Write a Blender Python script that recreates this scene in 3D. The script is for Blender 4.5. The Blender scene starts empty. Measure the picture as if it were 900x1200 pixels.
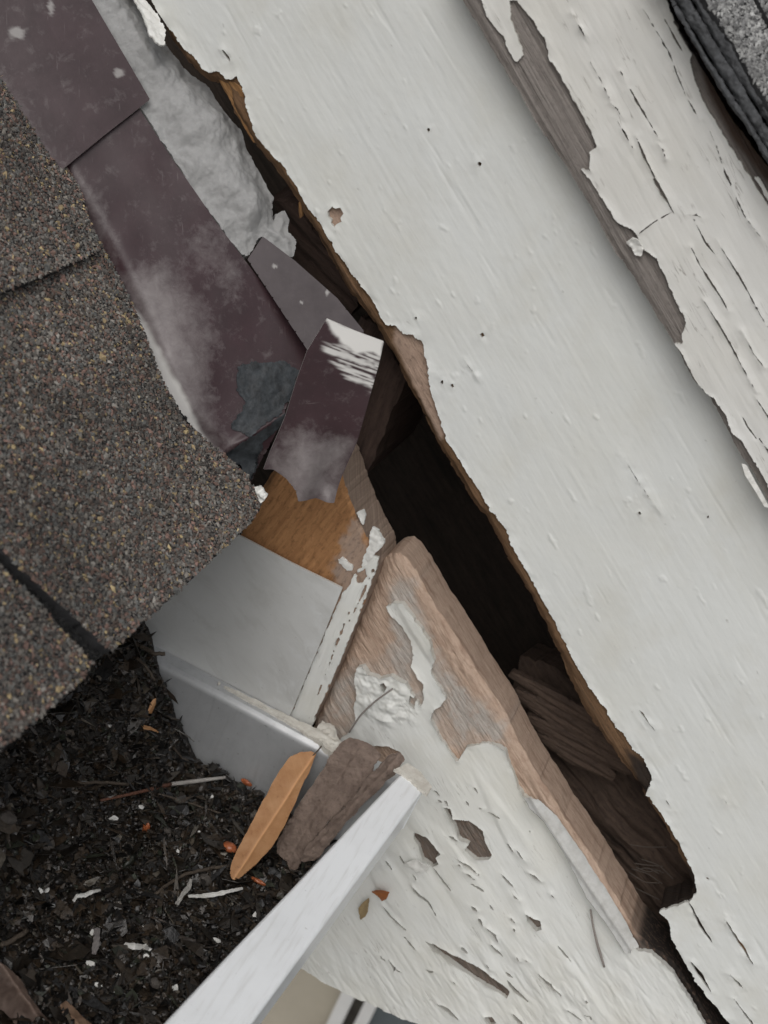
import bpy, math, random
import numpy as np
from mathutils import Matrix, Vector

# ------------------------------------------------------------------ camera
rng = np.random.default_rng(7)
random.seed(7)
scene = bpy.context.scene
col = scene.collection
FPX = 1500.0                         # focal length in photo pixels (900 x 1200)
RIGHT = np.array([0.88432388, 0.32550648, 0.33468913])
UP = np.array([-0.43713281, 0.32550648, 0.83842736])
FWD = np.array([-0.16397006, 0.88774493, -0.43014271])
CENTRE = np.array([0.0, 0.0, 2.7])   # point of the rake board in the middle of the picture
CAM = CENTRE - FWD * 0.6
cam_d = bpy.data.cameras.new('camera')
cam = bpy.data.objects.new('camera', cam_d)
col.objects.link(cam)
M = Matrix(((RIGHT[0], UP[0], -FWD[0], CAM[0]), (RIGHT[1], UP[1], -FWD[1], CAM[1]),
            (RIGHT[2], UP[2], -FWD[2], CAM[2]), (0, 0, 0, 1)))
cam.matrix_world = M
cam_d.sensor_fit = 'VERTICAL'
cam_d.sensor_height = 24.0
cam_d.lens = FPX / 1200 * 24.0
cam_d.clip_start = 0.02
cam_d.clip_end = 500
cam_d.dof.use_dof = True
cam_d.dof.focus_distance = 0.58
cam_d.dof.aperture_fstop = 10
scene.camera = cam

# ------------------------------------------------------------------ world, sun, exposure
w = bpy.data.worlds.new('World')
scene.world = w
w.use_nodes = True
nt = w.node_tree
bg = nt.nodes['Background']
sky = nt.nodes.new('ShaderNodeTexSky')
sky.sky_type = 'NISHITA'
sky.sun_disc = False
sky.sun_elevation = math.radians(48)
sky.sun_rotation = math.radians(180)
sky.dust_density = 4.0
hs = nt.nodes.new('ShaderNodeHueSaturation')
hs.inputs['Saturation'].default_value = 0.30      # overcast: grey cloud light
nt.links.new(sky.outputs[0], hs.inputs['Color'])
nt.links.new(hs.outputs[0], bg.inputs['Color'])
bg.inputs['Strength'].default_value = 0.12
sun_d = bpy.data.lights.new('sun', 'SUN')
sun_d.energy = 0.9
sun_d.angle = math.radians(60)
sun_d.color = (1.0, 0.98, 0.96)
sun = bpy.data.objects.new('sun', sun_d)
col.objects.link(sun)
sun.rotation_euler = Vector((0.05, math.cos(math.radians(48)), -math.sin(math.radians(48)))).to_track_quat('-Z', 'Y').to_euler()
sun.location = (0, -3, 6)
vs = scene.view_settings
vs.view_transform = 'Standard'
vs.look = 'None'
vs.exposure = -0.15
vs.gamma = 1.0
vs.use_curve_mapping = False

# ------------------------------------------------------------------ the place's own axes
TH = math.radians(36)                # pitch of both roofs
S = np.array([math.cos(TH), 0, -math.sin(TH)])   # down the slope
N = np.array([math.sin(TH), 0, math.cos(TH)])    # out of the slope
YV = np.array([0, 1.0, 0])
ZV = np.array([0, 0, 1.0])
XV = np.array([1.0, 0, 0])
PX = 0.0004                          # one photo pixel at the wall, in metres


def ray(px, py):
    px = np.asarray(px, float); py = np.asarray(py, float)
    return RIGHT * ((px - 450) / FPX)[..., None] + UP * ((600 - py) / FPX)[..., None] + FWD


def hit(px, py, o, n):
    v = ray(px, py)
    return CAM + v * (((o - CAM) @ n) / (v @ n))[..., None]


def W(px, py, y):
    """the point at depth y (0 is the rake board's face, minus is towards the garden)"""
    return hit(px, py, np.array([0, y, 0.0]), YV)


def H(px, py, z):
    return hit(px, py, np.array([0, 0, z]), np.array([0, 0, 1.0]))


def proj(P):
    q = P - CAM
    d = q @ FWD
    return 450 + FPX * (q @ RIGHT) / d, 600 - FPX * (q @ UP) / d


class Plane:
    def __init__(s, o, e1, e2):
        s.o = np.asarray(o, float)
        s.e1 = e1 / np.linalg.norm(e1)
        e2 = e2 - s.e1 * (e2 @ s.e1)
        s.e2 = e2 / np.linalg.norm(e2)
        s.n = np.cross(s.e1, s.e2)
        if s.n @ (CAM - s.o) < 0:
            s.n = -s.n

    def uv(s, pts):
        pts = np.asarray(pts, float)
        P = hit(pts[:, 0], pts[:, 1], s.o, s.n) - s.o
        return np.stack([P @ s.e1, P @ s.e2], -1)

    def at(s, u, v, h=0.0):
        return s.o + np.asarray(u)[..., None] * s.e1 + np.asarray(v)[..., None] * s.e2 + np.asarray(h)[..., None] * s.n


def wall(y, e1=S, e2=N):
    return Plane(CENTRE + YV * y, e1, e2)


def tri(a, b, c):
    A, B, Cc = W(*a), W(*b), W(*c)
    return Plane(A, B - A, Cc - A)


# ------------------------------------------------------------------ noise
TAB = rng.random((256, 256)) * 2 - 1


def vnoise(x, y, seed=0):
    x = x + seed * 17.31; y = y + seed * 9.77
    xi = np.floor(x).astype(int); yi = np.floor(y).astype(int)
    fx = x - xi; fy = y - yi
    fx = fx * fx * (3 - 2 * fx); fy = fy * fy * (3 - 2 * fy)
    a = TAB[xi & 255, yi & 255]; b = TAB[(xi + 1) & 255, yi & 255]
    c = TAB[xi & 255, (yi + 1) & 255]; d = TAB[(xi + 1) & 255, (yi + 1) & 255]
    return (a * (1 - fx) + b * fx) * (1 - fy) + (c * (1 - fx) + d * fx) * fy


def fbm(x, y, octv=4, seed=0, gain=0.5):
    r = 0; a = 1; t = 0
    for i in range(octv):
        r = r + a * vnoise(x * 2 ** i, y * 2 ** i, seed + i * 3)
        t += a; a *= gain
    return r / t


def sstep(a, b, x):
    t = np.clip((x - a) / (b - a), 0, 1)
    return t * t * (3 - 2 * t)


def sdf(poly, u, v):
    poly = np.asarray(poly, float)
    d2 = np.full(u.shape, 1e9)
    ins = np.zeros(u.shape, bool)
    n = len(poly)
    for i in range(n):
        ax, ay = poly[i]; bx, by = poly[(i + 1) % n]
        ex, ey = bx - ax, by - ay
        L = ex * ex + ey * ey
        if L < 1e-18:
            continue
        t = np.clip(((u - ax) * ex + (v - ay) * ey) / L, 0, 1)
        dx = u - ax - t * ex; dy = v - ay - t * ey
        d2 = np.minimum(d2, dx * dx + dy * dy)
        if ey != 0:
            c = ((ay > v) != (by > v)) & (u < ex * (v - ay) / ey + ax)
            ins ^= c
    d = np.sqrt(d2)
    return np.where(ins, -d, d)


def crack(pts, wd):
    """a tapered slit round a polyline (photo pixels) -> polygon"""
    p = np.asarray(pts, float)
    if len(p) == 2:
        p = np.array([p[0], p[0] * .6 + p[1] * .4, p[1]])
        p[1] += rng.normal(0, 0.8, 2)
    t = np.gradient(p, axis=0)
    t /= np.linalg.norm(t, axis=1)[:, None]
    nrm = np.stack([-t[:, 1], t[:, 0]], -1)
    k = np.linspace(0, 1, len(p))
    ww = wd * 0.5 * (0.22 + 0.78 * np.sin(np.pi * np.clip(k, .0, 1)) ** 0.7)
    ww = ww[:, None] * (0.85 + 0.3 * rng.random((len(p), 1)))
    return np.concatenate([p + nrm * ww, (p - nrm * ww)[::-1]])


def zm(pts, ox, oy, sc):
    return [(ox + x / sc, oy + y / sc) for x, y in pts]


# ------------------------------------------------------------------ objects
def put(o, parent=None, label=None, cat=None, group=None, kind=None):
    col.objects.link(o)
    if parent is not None:
        o.parent = parent
        o.matrix_parent_inverse = Matrix.Translation(-Vector(parent.location))
    if label: o['label'] = label
    if cat: o['category'] = cat
    if group: o['group'] = group
    if kind: o['kind'] = kind
    return o


def thing(name, label, cat, loc, group=None):
    o = bpy.data.objects.new(name, None)
    o.empty_display_size = 0.02
    o.location = loc
    return put(o, None, label, cat, group)


def mesh_obj(name, V, faces, mat, parent=None, uv=None, attrs=None, colors=None, smooth=True, flat_from=None, **kw):
    """faces: (n,4) or (n,3) array or list of arrays"""
    V = np.asarray(V, float)
    base = V.mean(0)
    base[2] = V[:, 2].min()
    me = bpy.data.meshes.new(name)
    fl = faces if isinstance(faces, list) else [faces]
    fl = [np.asarray(f, int) for f in fl if len(f)]
    me.vertices.add(len(V))
    me.vertices.foreach_set('co', (V - base).astype(np.float32).ravel())
    loops = np.concatenate([f.ravel() for f in fl])
    starts = []; tot = []; p = 0
    for f in fl:
        k = f.shape[1]
        starts.append(p + np.arange(len(f)) * k); tot.append(np.full(len(f), k)); p += f.size
    starts = np.concatenate(starts); tot = np.concatenate(tot)
    me.loops.add(len(loops)); me.loops.foreach_set('vertex_index', loops.astype(np.int32))
    me.polygons.add(len(starts)); me.polygons.foreach_set('loop_start', starts.astype(np.int32))
    try:
        me.polygons.foreach_set('loop_total', tot.astype(np.int32))
    except Exception:
        pass
    me.update(calc_edges=True)
    sm = np.full(len(starts), smooth)
    me.polygons.foreach_set('use_smooth', sm)
    if uv is not None:
        l = me.uv_layers.new(name='UVMap')
        l.data.foreach_set('uv', np.asarray(uv, np.float32)[loops].ravel())
    for k, a in (attrs or {}).items():
        at = me.attributes.new(k, 'FLOAT', 'POINT')
        at.data.foreach_set('value', np.asarray(a, np.float32))
    if colors is not None:
        at = me.attributes.new('tint', 'FLOAT_COLOR', 'POINT')
        c = np.ones((len(V), 4), np.float32); c[:, :3] = colors
        at.data.foreach_set('color', c.ravel())
    me.validate()
    me.materials.append(mat)
    o = bpy.data.objects.new(name, me)
    o.location = base
    return put(o, parent, **kw)


def relief(name, pl, poly, mat, parent=None, res=0.0006, thick=0.002, height=None, holes=(), jag=0.0, jscale=400,
           hjag=None, masks=None, back=False, clip=None, inner=0.0, **kw):
    """A solid sheet: outline (photo pixels laid on a real plane) with holes, a raised face and real edges."""
    P = np.asarray(poly['uv'], float) if isinstance(poly, dict) else pl.uv(poly)
    lo = P.min(0) - res * 2; hi = P.max(0) + res * 2
    nu = int((hi[0] - lo[0]) / res) + 1; nv = int((hi[1] - lo[1]) / res) + 1
    u, v = np.meshgrid(lo[0] + np.arange(nu) * res, lo[1] + np.arange(nv) * res, indexing='ij')
    d = sdf(P, u, v)
    if jag:
        d = d + jag * fbm(u * jscale, v * jscale, 4, 5, .6)
    hj = jag if hjag is None else hjag
    for hpoly in holes:
        h = np.asarray(hpoly['uv'], float) if isinstance(hpoly, dict) else pl.uv(hpoly)
        a = h.min(0) - res * 14; b = h.max(0) + res * 14
        i0, i1 = np.clip([int((a[0] - lo[0]) / res), int((b[0] - lo[0]) / res) + 2], 0, nu)
        j0, j1 = np.clip([int((a[1] - lo[1]) / res), int((b[1] - lo[1]) / res) + 2], 0, nv)
        if i1 - i0 < 2 or j1 - j0 < 2:
            continue
        us, vs_ = u[i0:i1, j0:j1], v[i0:i1, j0:j1]
        hd = sdf(h, us, vs_) + hj * fbm(us * jscale, vs_ * jscale, 3, 11, .6)
        d[i0:i1, j0:j1] = np.maximum(d[i0:i1, j0:j1], -hd)
    gu, gv = np.gradient(d, res)
    g2 = np.maximum(gu * gu + gv * gv, 0.3)
    keep = d < 0.6 * res
    near = np.abs(d) < 0.6 * res
    uu = np.where(near, u - gu * d / g2, u); vv = np.where(near, v - gv * d / g2, v)
    cell = keep[:-1, :-1] & keep[1:, :-1] & keep[1:, 1:] & keep[:-1, 1:]
    allon = near[:-1, :-1] & near[1:, :-1] & near[1:, 1:] & near[:-1, 1:]
    cell &= ~allon
    idx = np.arange(nu * nv).reshape(nu, nv)
    F = np.stack([idx[:-1, :-1][cell], idx[1:, :-1][cell], idx[1:, 1:][cell], idx[:-1, 1:][cell]], -1)
    used = np.unique(F)
    rm = np.full(nu * nv, -1); rm[used] = np.arange(len(used))
    F = rm[F]
    uf = uu.ravel()[used]; vf = vv.ravel()[used]; df = np.minimum(d.ravel()[used], 0)
    base = pl.at(uf, vf)
    px, py = proj(base)
    h = np.zeros_like(uf) if height is None else height(uf, vf, df, px, py)
    top = base + pl.n * h[:, None]
    # edges used once -> skirt
    E = np.concatenate([F[:, [0, 1]], F[:, [1, 2]], F[:, [2, 3]], F[:, [3, 0]]])
    key = np.sort(E, 1)
    _, inv, cnt = np.unique(key[:, 0] * (len(uf) + 1) + key[:, 1], return_inverse=True, return_counts=True)
    B = E[cnt[inv] == 1]
    bv = np.unique(B)
    bm_ = np.full(len(uf), -1); bm_[bv] = np.arange(len(bv))
    n0 = len(uf)
    if back == 'follow':
        low_all = top - pl.n * thick
    else:
        low_all = base - pl.n * thick
    V = [top, top[bv], low_all[bv]]
    sk = np.stack([bm_[B[:, 1]] + n0, bm_[B[:, 0]] + n0, bm_[B[:, 0]] + n0 + len(bv), bm_[B[:, 1]] + n0 + len(bv)], -1)
    faces = [np.concatenate([F, sk])]
    uvs = [np.stack([uf, vf], -1)]
    uvs += [uvs[0][bv], uvs[0][bv] + 0.0 + np.array([0.0, thick])]
    at = {}
    for k, f in (masks or {}).items():
        m = f(uf, vf, df, px, py)
        at[k] = np.concatenate([m, m[bv], m[bv]])
    edge = np.zeros(n0); e2 = np.ones(len(bv))
    at['edge'] = np.concatenate([edge, e2, e2])
    if back:
        nb = n0 + 2 * len(bv)
        V.append(low_all)
        faces = [np.concatenate([faces[0], F[:, ::-1] + nb])]
        uvs.append(uvs[0])
        for k in at:
            at[k] = np.concatenate([at[k], at[k][:n0]])
    V = np.concatenate(V); uvs = np.concatenate(uvs)
    # orient
    f = faces[0]
    q = F[len(F) // 2]
    nn = np.cross(top[q[1]] - top[q[0]], top[q[3]] - top[q[0]])
    if nn @ pl.n < 0:
        f = f[:, ::-1]
    if len(P):
        return mesh_obj(name, V, f, mat, parent, uv=uvs, attrs=at, **kw)


def soft(poly, wd=6, nz=8, sc=0.03, seed=3):
    """soft mask from a polygon in photo pixels, broken up by noise"""
    def f(u, v, d, px, py):
        s = sdf(poly, px, py) + nz * fbm(px * sc, py * sc, 4, seed, .65)
        return 1 - sstep(-wd, wd, s)
    return f


# ------------------------------------------------------------------ materials
class Mat:
    def __init__(s, name, rough=0.6, spec=0.3, metal=0.0):
        s.m = bpy.data.materials.new(name)
        s.m.use_nodes = True
        s.t = s.m.node_tree
        s.b = s.t.nodes['Principled BSDF']
        s.b.inputs['Roughness'].default_value = rough
        s.b.inputs['Specular IOR Level'].default_value = spec
        s.b.inputs['Metallic'].default_value = metal
        s.co = None

    def new(s, ty):
        return s.t.nodes.new(ty)

    def link(s, a, b):
        s.t.links.new(a, b)

    def vec(s, scale=(1, 1, 1), rot=0.0, src='UV'):
        n = s.new('ShaderNodeTexCoord')
        mp = s.new('ShaderNodeMapping')
        mp.inputs['Rotation'].default_value = (0, 0, rot)
        mp2 = s.new('ShaderNodeMapping')
        mp2.inputs['Scale'].default_value = scale
        s.link(n.outputs[src], mp.inputs[0])
        s.link(mp.outputs[0], mp2.inputs[0])
        return mp2.outputs[0]

    def noise(s, vec, scale=1.0, detail=4, rough=0.55, dist=0.0, lo=None, hi=None):
        n = s.new('ShaderNodeTexNoise')
        n.inputs['Scale'].default_value = scale
        n.inputs['Detail'].default_value = detail
        n.inputs['Roughness'].default_value = rough
        n.inputs['Distortion'].default_value = dist
        s.link(vec, n.inputs['Vector'])
        o = n.outputs['Fac']
        if lo is not None:
            o = s.range(o, lo, hi)
        return o

    def range(s, o, lo, hi, a=0.0, b=1.0):
        r = s.new('ShaderNodeMapRange')
        r.inputs['From Min'].default_value = lo; r.inputs['From Max'].default_value = hi
        r.inputs['To Min'].default_value = a; r.inputs['To Max'].default_value = b
        s.link(o, r.inputs['Value'])
        return r.outputs[0]

    def mathn(s, op, a, b):
        n = s.new('ShaderNodeMath'); n.operation = op
        for i, x in enumerate((a, b)):
            if isinstance(x, (int, float)): n.inputs[i].default_value = x
            else: s.link(x, n.inputs[i])
        return n.outputs[0]

    def mix(s, fac, a, b):
        n = s.new('ShaderNodeMix'); n.data_type = 'RGBA'
        if isinstance(fac, (int, float)): n.inputs[0].default_value = fac
        else: s.link(fac, n.inputs[0])
        for i, x in ((6, a), (7, b)):
            if isinstance(x, tuple): n.inputs[i].default_value = (*x, 1)
            else: s.link(x, n.inputs[i])
        return n.outputs[2]

    def attr(s, name, out='Fac'):
        n = s.new('ShaderNodeAttribute'); n.attribute_name = name
        return n.outputs[out]

    def color(s, c):
        if isinstance(c, tuple): s.b.inputs['Base Color'].default_value = (*c, 1)
        else: s.link(c, s.b.inputs['Base Color'])

    def rough(s, o):
        s.link(o, s.b.inputs['Roughness'])

    def bump(s, o, dist=0.0005, strength=1.0, prev=None):
        n = s.new('ShaderNodeBump')
        n.inputs['Distance'].default_value = dist
        n.inputs['Strength'].default_value = strength
        s.link(o, n.inputs['Height'])
        if prev is not None:
            s.link(prev, n.inputs['Normal'])
        s.link(n.outputs[0], s.b.inputs['Normal'])
        return n.outputs[0]


def paint(name, base, dirt, rot=0.0, dirt_lo=.5, dirt_hi=.85, spec=.3, streak=1.0, craze=0.0):
    m = Mat(name, .55, spec)
    big = m.noise(m.vec((1, 1, 1)), 22, 5, .6, lo=dirt_lo, hi=dirt_hi)
    st = m.noise(m.vec((60, 700, 1), rot), 1, 4, .65)
    fine = m.noise(m.vec((1, 1, 1)), 900, 4, .7)
    speck = m.noise(m.vec((180, 330, 1), rot), 1, 3, .5, lo=.71, hi=.78)
    c = m.mix(m.mathn('MULTIPLY', big, .8), base, dirt)
    c = m.mix(m.range(st, .5, .8, 0, .14), c, dirt)
    c = m.mix(m.mathn('MULTIPLY', speck, .35), c, (0.16, .15, .13))
    c = m.mix(m.mathn('MULTIPLY', m.attr('m'), 1.0), c, (0.36, .345, .29))
    c = m.mix(m.mathn('MULTIPLY', m.attr('edge'), .45), c, (0.30, .28, .24))
    if craze:                      # hairline checks along the grain
        hn = m.noise(m.vec((22, 230, 1), rot), 1, 3, .55, .25)
        ln = m.range(m.mathn('ABSOLUTE', m.mathn('SUBTRACT', hn, .5), 0.0), .0, .011, 1, 0)
        ln = m.mathn('MULTIPLY', ln, m.noise(m.vec((1, 1, 1)), 55, 3, .5, lo=.53, hi=.62))
        c = m.mix(m.mathn('MULTIPLY', ln, craze), c, (.17, .15, .13))
    wr = m.noise(m.vec((1, 1.6, 1)), 9, 4, .6, lo=.42, hi=.72)
    c = m.mix(m.mathn('MULTIPLY', wr, .35), c, tuple(x * y for x, y in zip(base, (.94, .90, .80))))
    m.color(c)
    b = m.bump(st, .00022 * streak, .4)
    m.bump(fine, .00012, .4, b)
    m.rough(m.range(big, 0, 1, .5, .65))
    return m.m


def wood(name, a, b, dark, rot=0.0, su=35, sv=900, bump=.0005, weather=(.2, .2, .195), wamt=1.0, edge=None):
    m = Mat(name, .8, .15)
    v = m.vec((su, sv, 1), rot)
    g = m.noise(v, 1, 5, .65, .25)
    g2 = m.noise(m.vec((su * .4, sv * .25, 1), rot), 1, 4, .6, .4)
    big = m.noise(m.vec((1, 1, 1)), 60, 5, .6)
    c = m.mix(m.range(g, .3, .7), a, b)
    c = m.mix(m.range(big, .45, .75, 0, .6), c, b)
    c = m.mix(m.range(g2, .54, .70, 0, .85), c, dark)
    c = m.mix(m.mathn('MULTIPLY', m.attr('m'), wamt), c, weather)
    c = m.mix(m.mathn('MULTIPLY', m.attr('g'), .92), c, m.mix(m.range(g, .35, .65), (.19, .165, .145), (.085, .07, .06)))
    c = m.mix(m.mathn('MULTIPLY', m.attr('k'), .94), c, (.022, .018, .016))  # near-black: mould, and the crack's shade painted into the wood
    sp = m.noise(m.vec((260, 520, 1), rot), 1, 4, .7)
    c = m.mix(m.range(sp, .5, .72, 0, .5), c, dark)
    if edge:
        c = m.mix(m.attr('edge'), c, m.mix(m.range(g, .35, .65), edge[0], edge[1]))
    m.color(c)
    bb = m.bump(g, bump, .9)
    m.bump(m.noise(m.vec((1, 1, 1)), 1100, 3, .7), .0003, .6, bb)
    return m.m


M_PAINT = paint('rake_paint', (.66, .675, .655), (.56, .55, .49))
M_TRIM = paint('trim_paint', (.66, .66, .635), (.58, .57, .53), dirt_lo=.35, dirt_hi=.8, craze=.75)
M_FASC = paint('fascia_paint', (.68, .69, .665), (.58, .565, .50), rot=.0, streak=1.3, craze=.5)
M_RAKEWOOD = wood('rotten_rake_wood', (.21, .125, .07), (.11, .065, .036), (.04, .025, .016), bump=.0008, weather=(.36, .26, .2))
M_TRIMWOOD = wood('weathered_trim_wood', (.30, .272, .25), (.20, .178, .162), (.10, .088, .08), su=22, sv=1000, bump=.0014, weather=(.085, .058, .045))
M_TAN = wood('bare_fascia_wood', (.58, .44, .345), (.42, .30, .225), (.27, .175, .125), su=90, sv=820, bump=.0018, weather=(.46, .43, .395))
M_PLY = wood('orange_sheathing_wood', (.43, .225, .10), (.25, .125, .055), (.045, .025, .014), rot=math.radians(-16), su=28, sv=420, bump=.0006, weather=(.34, .32, .3), edge=((.34, .26, .205), (.23, .17, .13)))
M_DARKWOOD = wood('dark_split_wood', (.125, .104, .088), (.06, .048, .04), (.016, .013, .011), su=40, sv=600, bump=.001)
M_RAFTER = wood('brown_rafter_wood', (.115, .080, .060), (.055, .039, .031), (.018, .013, .011), su=45, sv=480, bump=.0015)
M_DEEP = wood('black_brown_sheathing_wood', (.036, .027, .021), (.020, .015, .012), (.008, .007, .006), su=30, sv=300, bump=.002)  # very dark brown, even over planks and backing
M_DECK = wood('roof_deck_wood', (.075, .05, .04), (.045, .03, .025), (.02, .015, .012), su=40, sv=500)


def flash_mat(name, base, chalk_sheen, k=1.0):
    m = Mat(name, .36, .33)
    v = m.vec((1, 1, 1))
    n1 = m.noise(v, 45, 6, .68)
    n2 = m.noise(v, 160, 5, .7, .3, lo=.55, hi=.75)
    n3 = m.noise(m.vec((70, 900, 1), .5), 1, 3, .6, lo=.66, hi=.76)
    c = m.mix(m.range(n1, .3, .7), base, tuple(x * .62 for x in base))
    n4 = m.noise(v, 210, 9, .78, .4)
    ck = m.mathn('MULTIPLY', m.range(m.mathn('ADD', m.attr('m'), m.mathn('MULTIPLY', m.mathn('SUBTRACT', n4, .5), 1.3)), .18, 1.25), .72)
    c = m.mix(ck, c, chalk_sheen)  # chalk, plus sky sheen put into the colour
    c = m.mix(m.mathn('MULTIPLY', n2, .22 * k), c, chalk_sheen)
    c = m.mix(m.mathn('MULTIPLY', n3, .25 * k), c, chalk_sheen)
    c = m.mix(m.attr('w'), c, (.72, .71, .68))
    c = m.mix(m.attr('edge'), c, (.30, .28, .27))
    m.color(c)
    m.rough(m.range(n1, .3, .7, .26, .42))
    m.bump(n1, .0005, .3)
    return m.m


M_FLASH = flash_mat('brown_flashing_metal', (.050, .027, .031), (.30, .275, .27))
M_FLASHD = flash_mat('dark_brown_flashing_metal', (.040, .025, .029), (.18, .16, .16), .4)


def simple(name, a, b, scale=200, rough=.6, bump=.0003, spec=.3, metal=0.0, detail=5, src='Object'):
    m = Mat(name, rough, spec, metal)
    n = m.noise(m.vec((1, 1, 1), src=src), scale, detail, .65)
    m.color(m.mix(m.range(n, .35, .68), a, b))
    m.bump(n, bump, .7)
    return m.m


def sheet_metal():
    m = Mat('dull_grey_sheet_metal', .42, .4, .08)
    v = m.vec((1, 1, 1))
    n = m.noise(v, 30, 5, .6)
    sm = m.noise(m.vec((90, 160, 1), .7), 1, 5, .7, .8, lo=.5, hi=.66)
    sp = m.noise(v, 420, 2, .5, lo=.74, hi=.79)
    c = m.mix(m.range(n, .3, .7), (.60, .605, .59), (.53, .535, .52))
    wst = m.noise(m.vec((1, 2.2, 1), .4), 34, 6, .7, .6, lo=.5, hi=.66)
    c = m.mix(m.mathn('MULTIPLY', wst, .35), c, (.40, .395, .37))
    c = m.mix(m.mathn('MULTIPLY', sm, m.attr('m')), c, (.62, .63, .62))
    c = m.mix(m.mathn('MULTIPLY', sp, .6), c, (.08, .075, .07))
    c = m.mix(m.attr('edge'), c, (.55, .54, .5))
    m.color(c)
    m.rough(m.range(n, .3, .7, .36, .5))
    m.bump(m.noise(m.vec((40, 600, 1)), 1, 3, .6), .0002, .3)
    return m.m


M_SHEET = sheet_metal()


def gutter_metal():
    m = Mat('gutter_enamel', .32, .5)
    v = m.vec((1, 1, 1), src='Object')
    n = m.noise(v, 40, 5, .65)
    g = m.noise(m.vec((500, 40, 400), src='Object'), 1, 3, .6)
    sp = m.noise(v, 600, 2, .5, lo=.72, hi=.78)
    c = m.mix(m.range(n, .5, .8, 0, .5), (.82, .84, .85), (.71, .725, .73))
    c = m.mix(m.range(g, .52, .75, 0, .4), c, (.55, .55, .53))
    c = m.mix(m.mathn('MULTIPLY', sp, .35), c, (.2, .19, .17))
    m.color(c)
    m.bump(n, .0004, .3)
    return m.m


M_GUT = gutter_metal()


def endcap_metal():
    m = Mat('bare_end_cap_metal', .36, .5, .3)
    v = m.vec((1, 1, 1), src='Object')
    n = m.noise(v, 50, 5, .65)
    st = m.noise(m.vec((300, 300, 40), src='Object'), 1, 4, .6)
    sp = m.noise(v, 500, 3, .5, lo=.66, hi=.75)
    c = m.mix(m.range(n, .35, .7), (.52, .53, .535), (.42, .43, .435))
    c = m.mix(m.range(st, .55, .8, 0, .4), c, (.28, .28, .28))
    c = m.mix(m.mathn('MULTIPLY', sp, .5), c, (.1, .095, .09))
    m.color(c)
    m.rough(m.range(n, .3, .7, .3, .5))
    return m.m


M_CAP = endcap_metal()
M_SEAL = simple('grey_sealant', (.345, .345, .34), (.30, .30, .295), 420, .75, .0008)
M_TAR_SHADE = simple('slate_tar_shade', (.045, .052, .058), (.018, .020, .022), 300, .5, .0006)  # slate tar; also colours the shade painted in the crease
M_WPAINT = simple('white_paint_flake', (.74, .74, .71), (.60, .59, .55), 300, .55, .0004)
M_CAULK = simple('off_white_caulk', (.66, .64, .58), (.52, .49, .43), 260, .6, .0006)
M_OLDP = simple('old_grey_paint', (.54, .54, .52), (.42, .415, .39), 160, .6, .0004)


def leaf_mat(name, a, b, spot, vamt=.8):
    m = Mat(name, .55, .3)
    v = m.vec((1, 1, 1))
    n = m.noise(v, 120, 5, .65)
    s = m.noise(v, 240, 6, .7, lo=.6, hi=.72)
    vein = m.attr('m')
    c = m.mix(m.range(n, .35, .68), a, b)
    c = m.mix(m.mathn('MULTIPLY', s, .7), c, spot)
    c = m.mix(m.mathn('MULTIPLY', vein, vamt), c, tuple(min(1, x * 1.5) for x in a))
    m.color(c)
    m.bump(m.noise(m.vec((1, 1, 1)), 420, 5, .7), .0005 if vamt > .3 else .0016, .5 if vamt > .3 else .9)
    return m.m


M_LEAF = leaf_mat('dry_orange_leaf', (.46, .255, .125), (.36, .175, .075), (.16, .075, .04))
M_LEAF2 = leaf_mat('rotten_brown_leaf', (.25, .19, .155), (.14, .102, .082), (.055, .04, .032), .12)


def tinted(name, rough=.8, spec=.2, bump=.0002, scale=900, dark=.6):
    m = Mat(name, rough, spec)
    n = m.noise(m.vec((1, 1, 1), src='Object'), scale, 3, .6)
    t = m.attr('tint', 'Color')
    mul = m.new('ShaderNodeMix'); mul.data_type = 'RGBA'; mul.blend_type = 'MULTIPLY'
    mul.inputs[0].default_value = 1
    m.link(t, mul.inputs[6])
    m.link(m.mix(m.range(n, .3, .7), (dark, dark, dark), (1.15, 1.15, 1.15)), mul.inputs[7])
    m.color(mul.outputs[2])
    m.bump(n, bump, .6)
    return m.m


M_GRAN = tinted('mineral_granules', .75, .35, .0001, 1500, .7)
M_ASPH = simple('asphalt_edge', (.030, .030, .031), (.016, .016, .017), 500, .75, .0006)
M_ASPHE = simple('worn_shingle_edge', (.085, .088, .092), (.04, .041, .043), 380, .8, .0012)
M_LITTER = tinted('wet_litter', .34, .5, .0005, 600, .45)
M_SOIL = simple('wet_black_compost', (.026, .022, .018), (.010, .009, .008), 420, .55, .0012, .35)
M_BEIGE = simple('beige_stucco', (.46, .42, .34), (.41, .37, .30), 12, .8, .002)
M_WTRIM = simple('white_window_trim', (.72, .72, .71), (.66, .66, .64), 20, .5, .0005)
M_GLASS = simple('dull_window_glass', (.10, .12, .13), (.07, .085, .09), 4, .12, .0, .6)
M_DARKGAP = simple('dark_sash_gap', (.06, .055, .045), (.035, .03, .026), 40, .7, .0005)
M_BOUNCE_GROUND = simple('pale_bounce_concrete', (.42, .41, .385), (.33, .32, .30), 3, .9, .003)  # ground out of view, made pale to bounce light up to the wall
M_GLOSSY = simple('orange_berry_skin', (.42, .13, .05), (.30, .085, .035), 200, .3, .0002, .5)
M_PEB = simple('grey_pebble', (.085, .075, .066), (.05, .044, .038), 300, .7, .0004)
M_ORANGEWOOD = wood('split_orange_wood', (.38, .22, .10), (.25, .13, .055), (.11, .06, .03), su=60, sv=900)
M_SOFFIT = simple('soffit_board', (.5, .5, .47), (.42, .42, .39), 20, .6, .0005)


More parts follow.
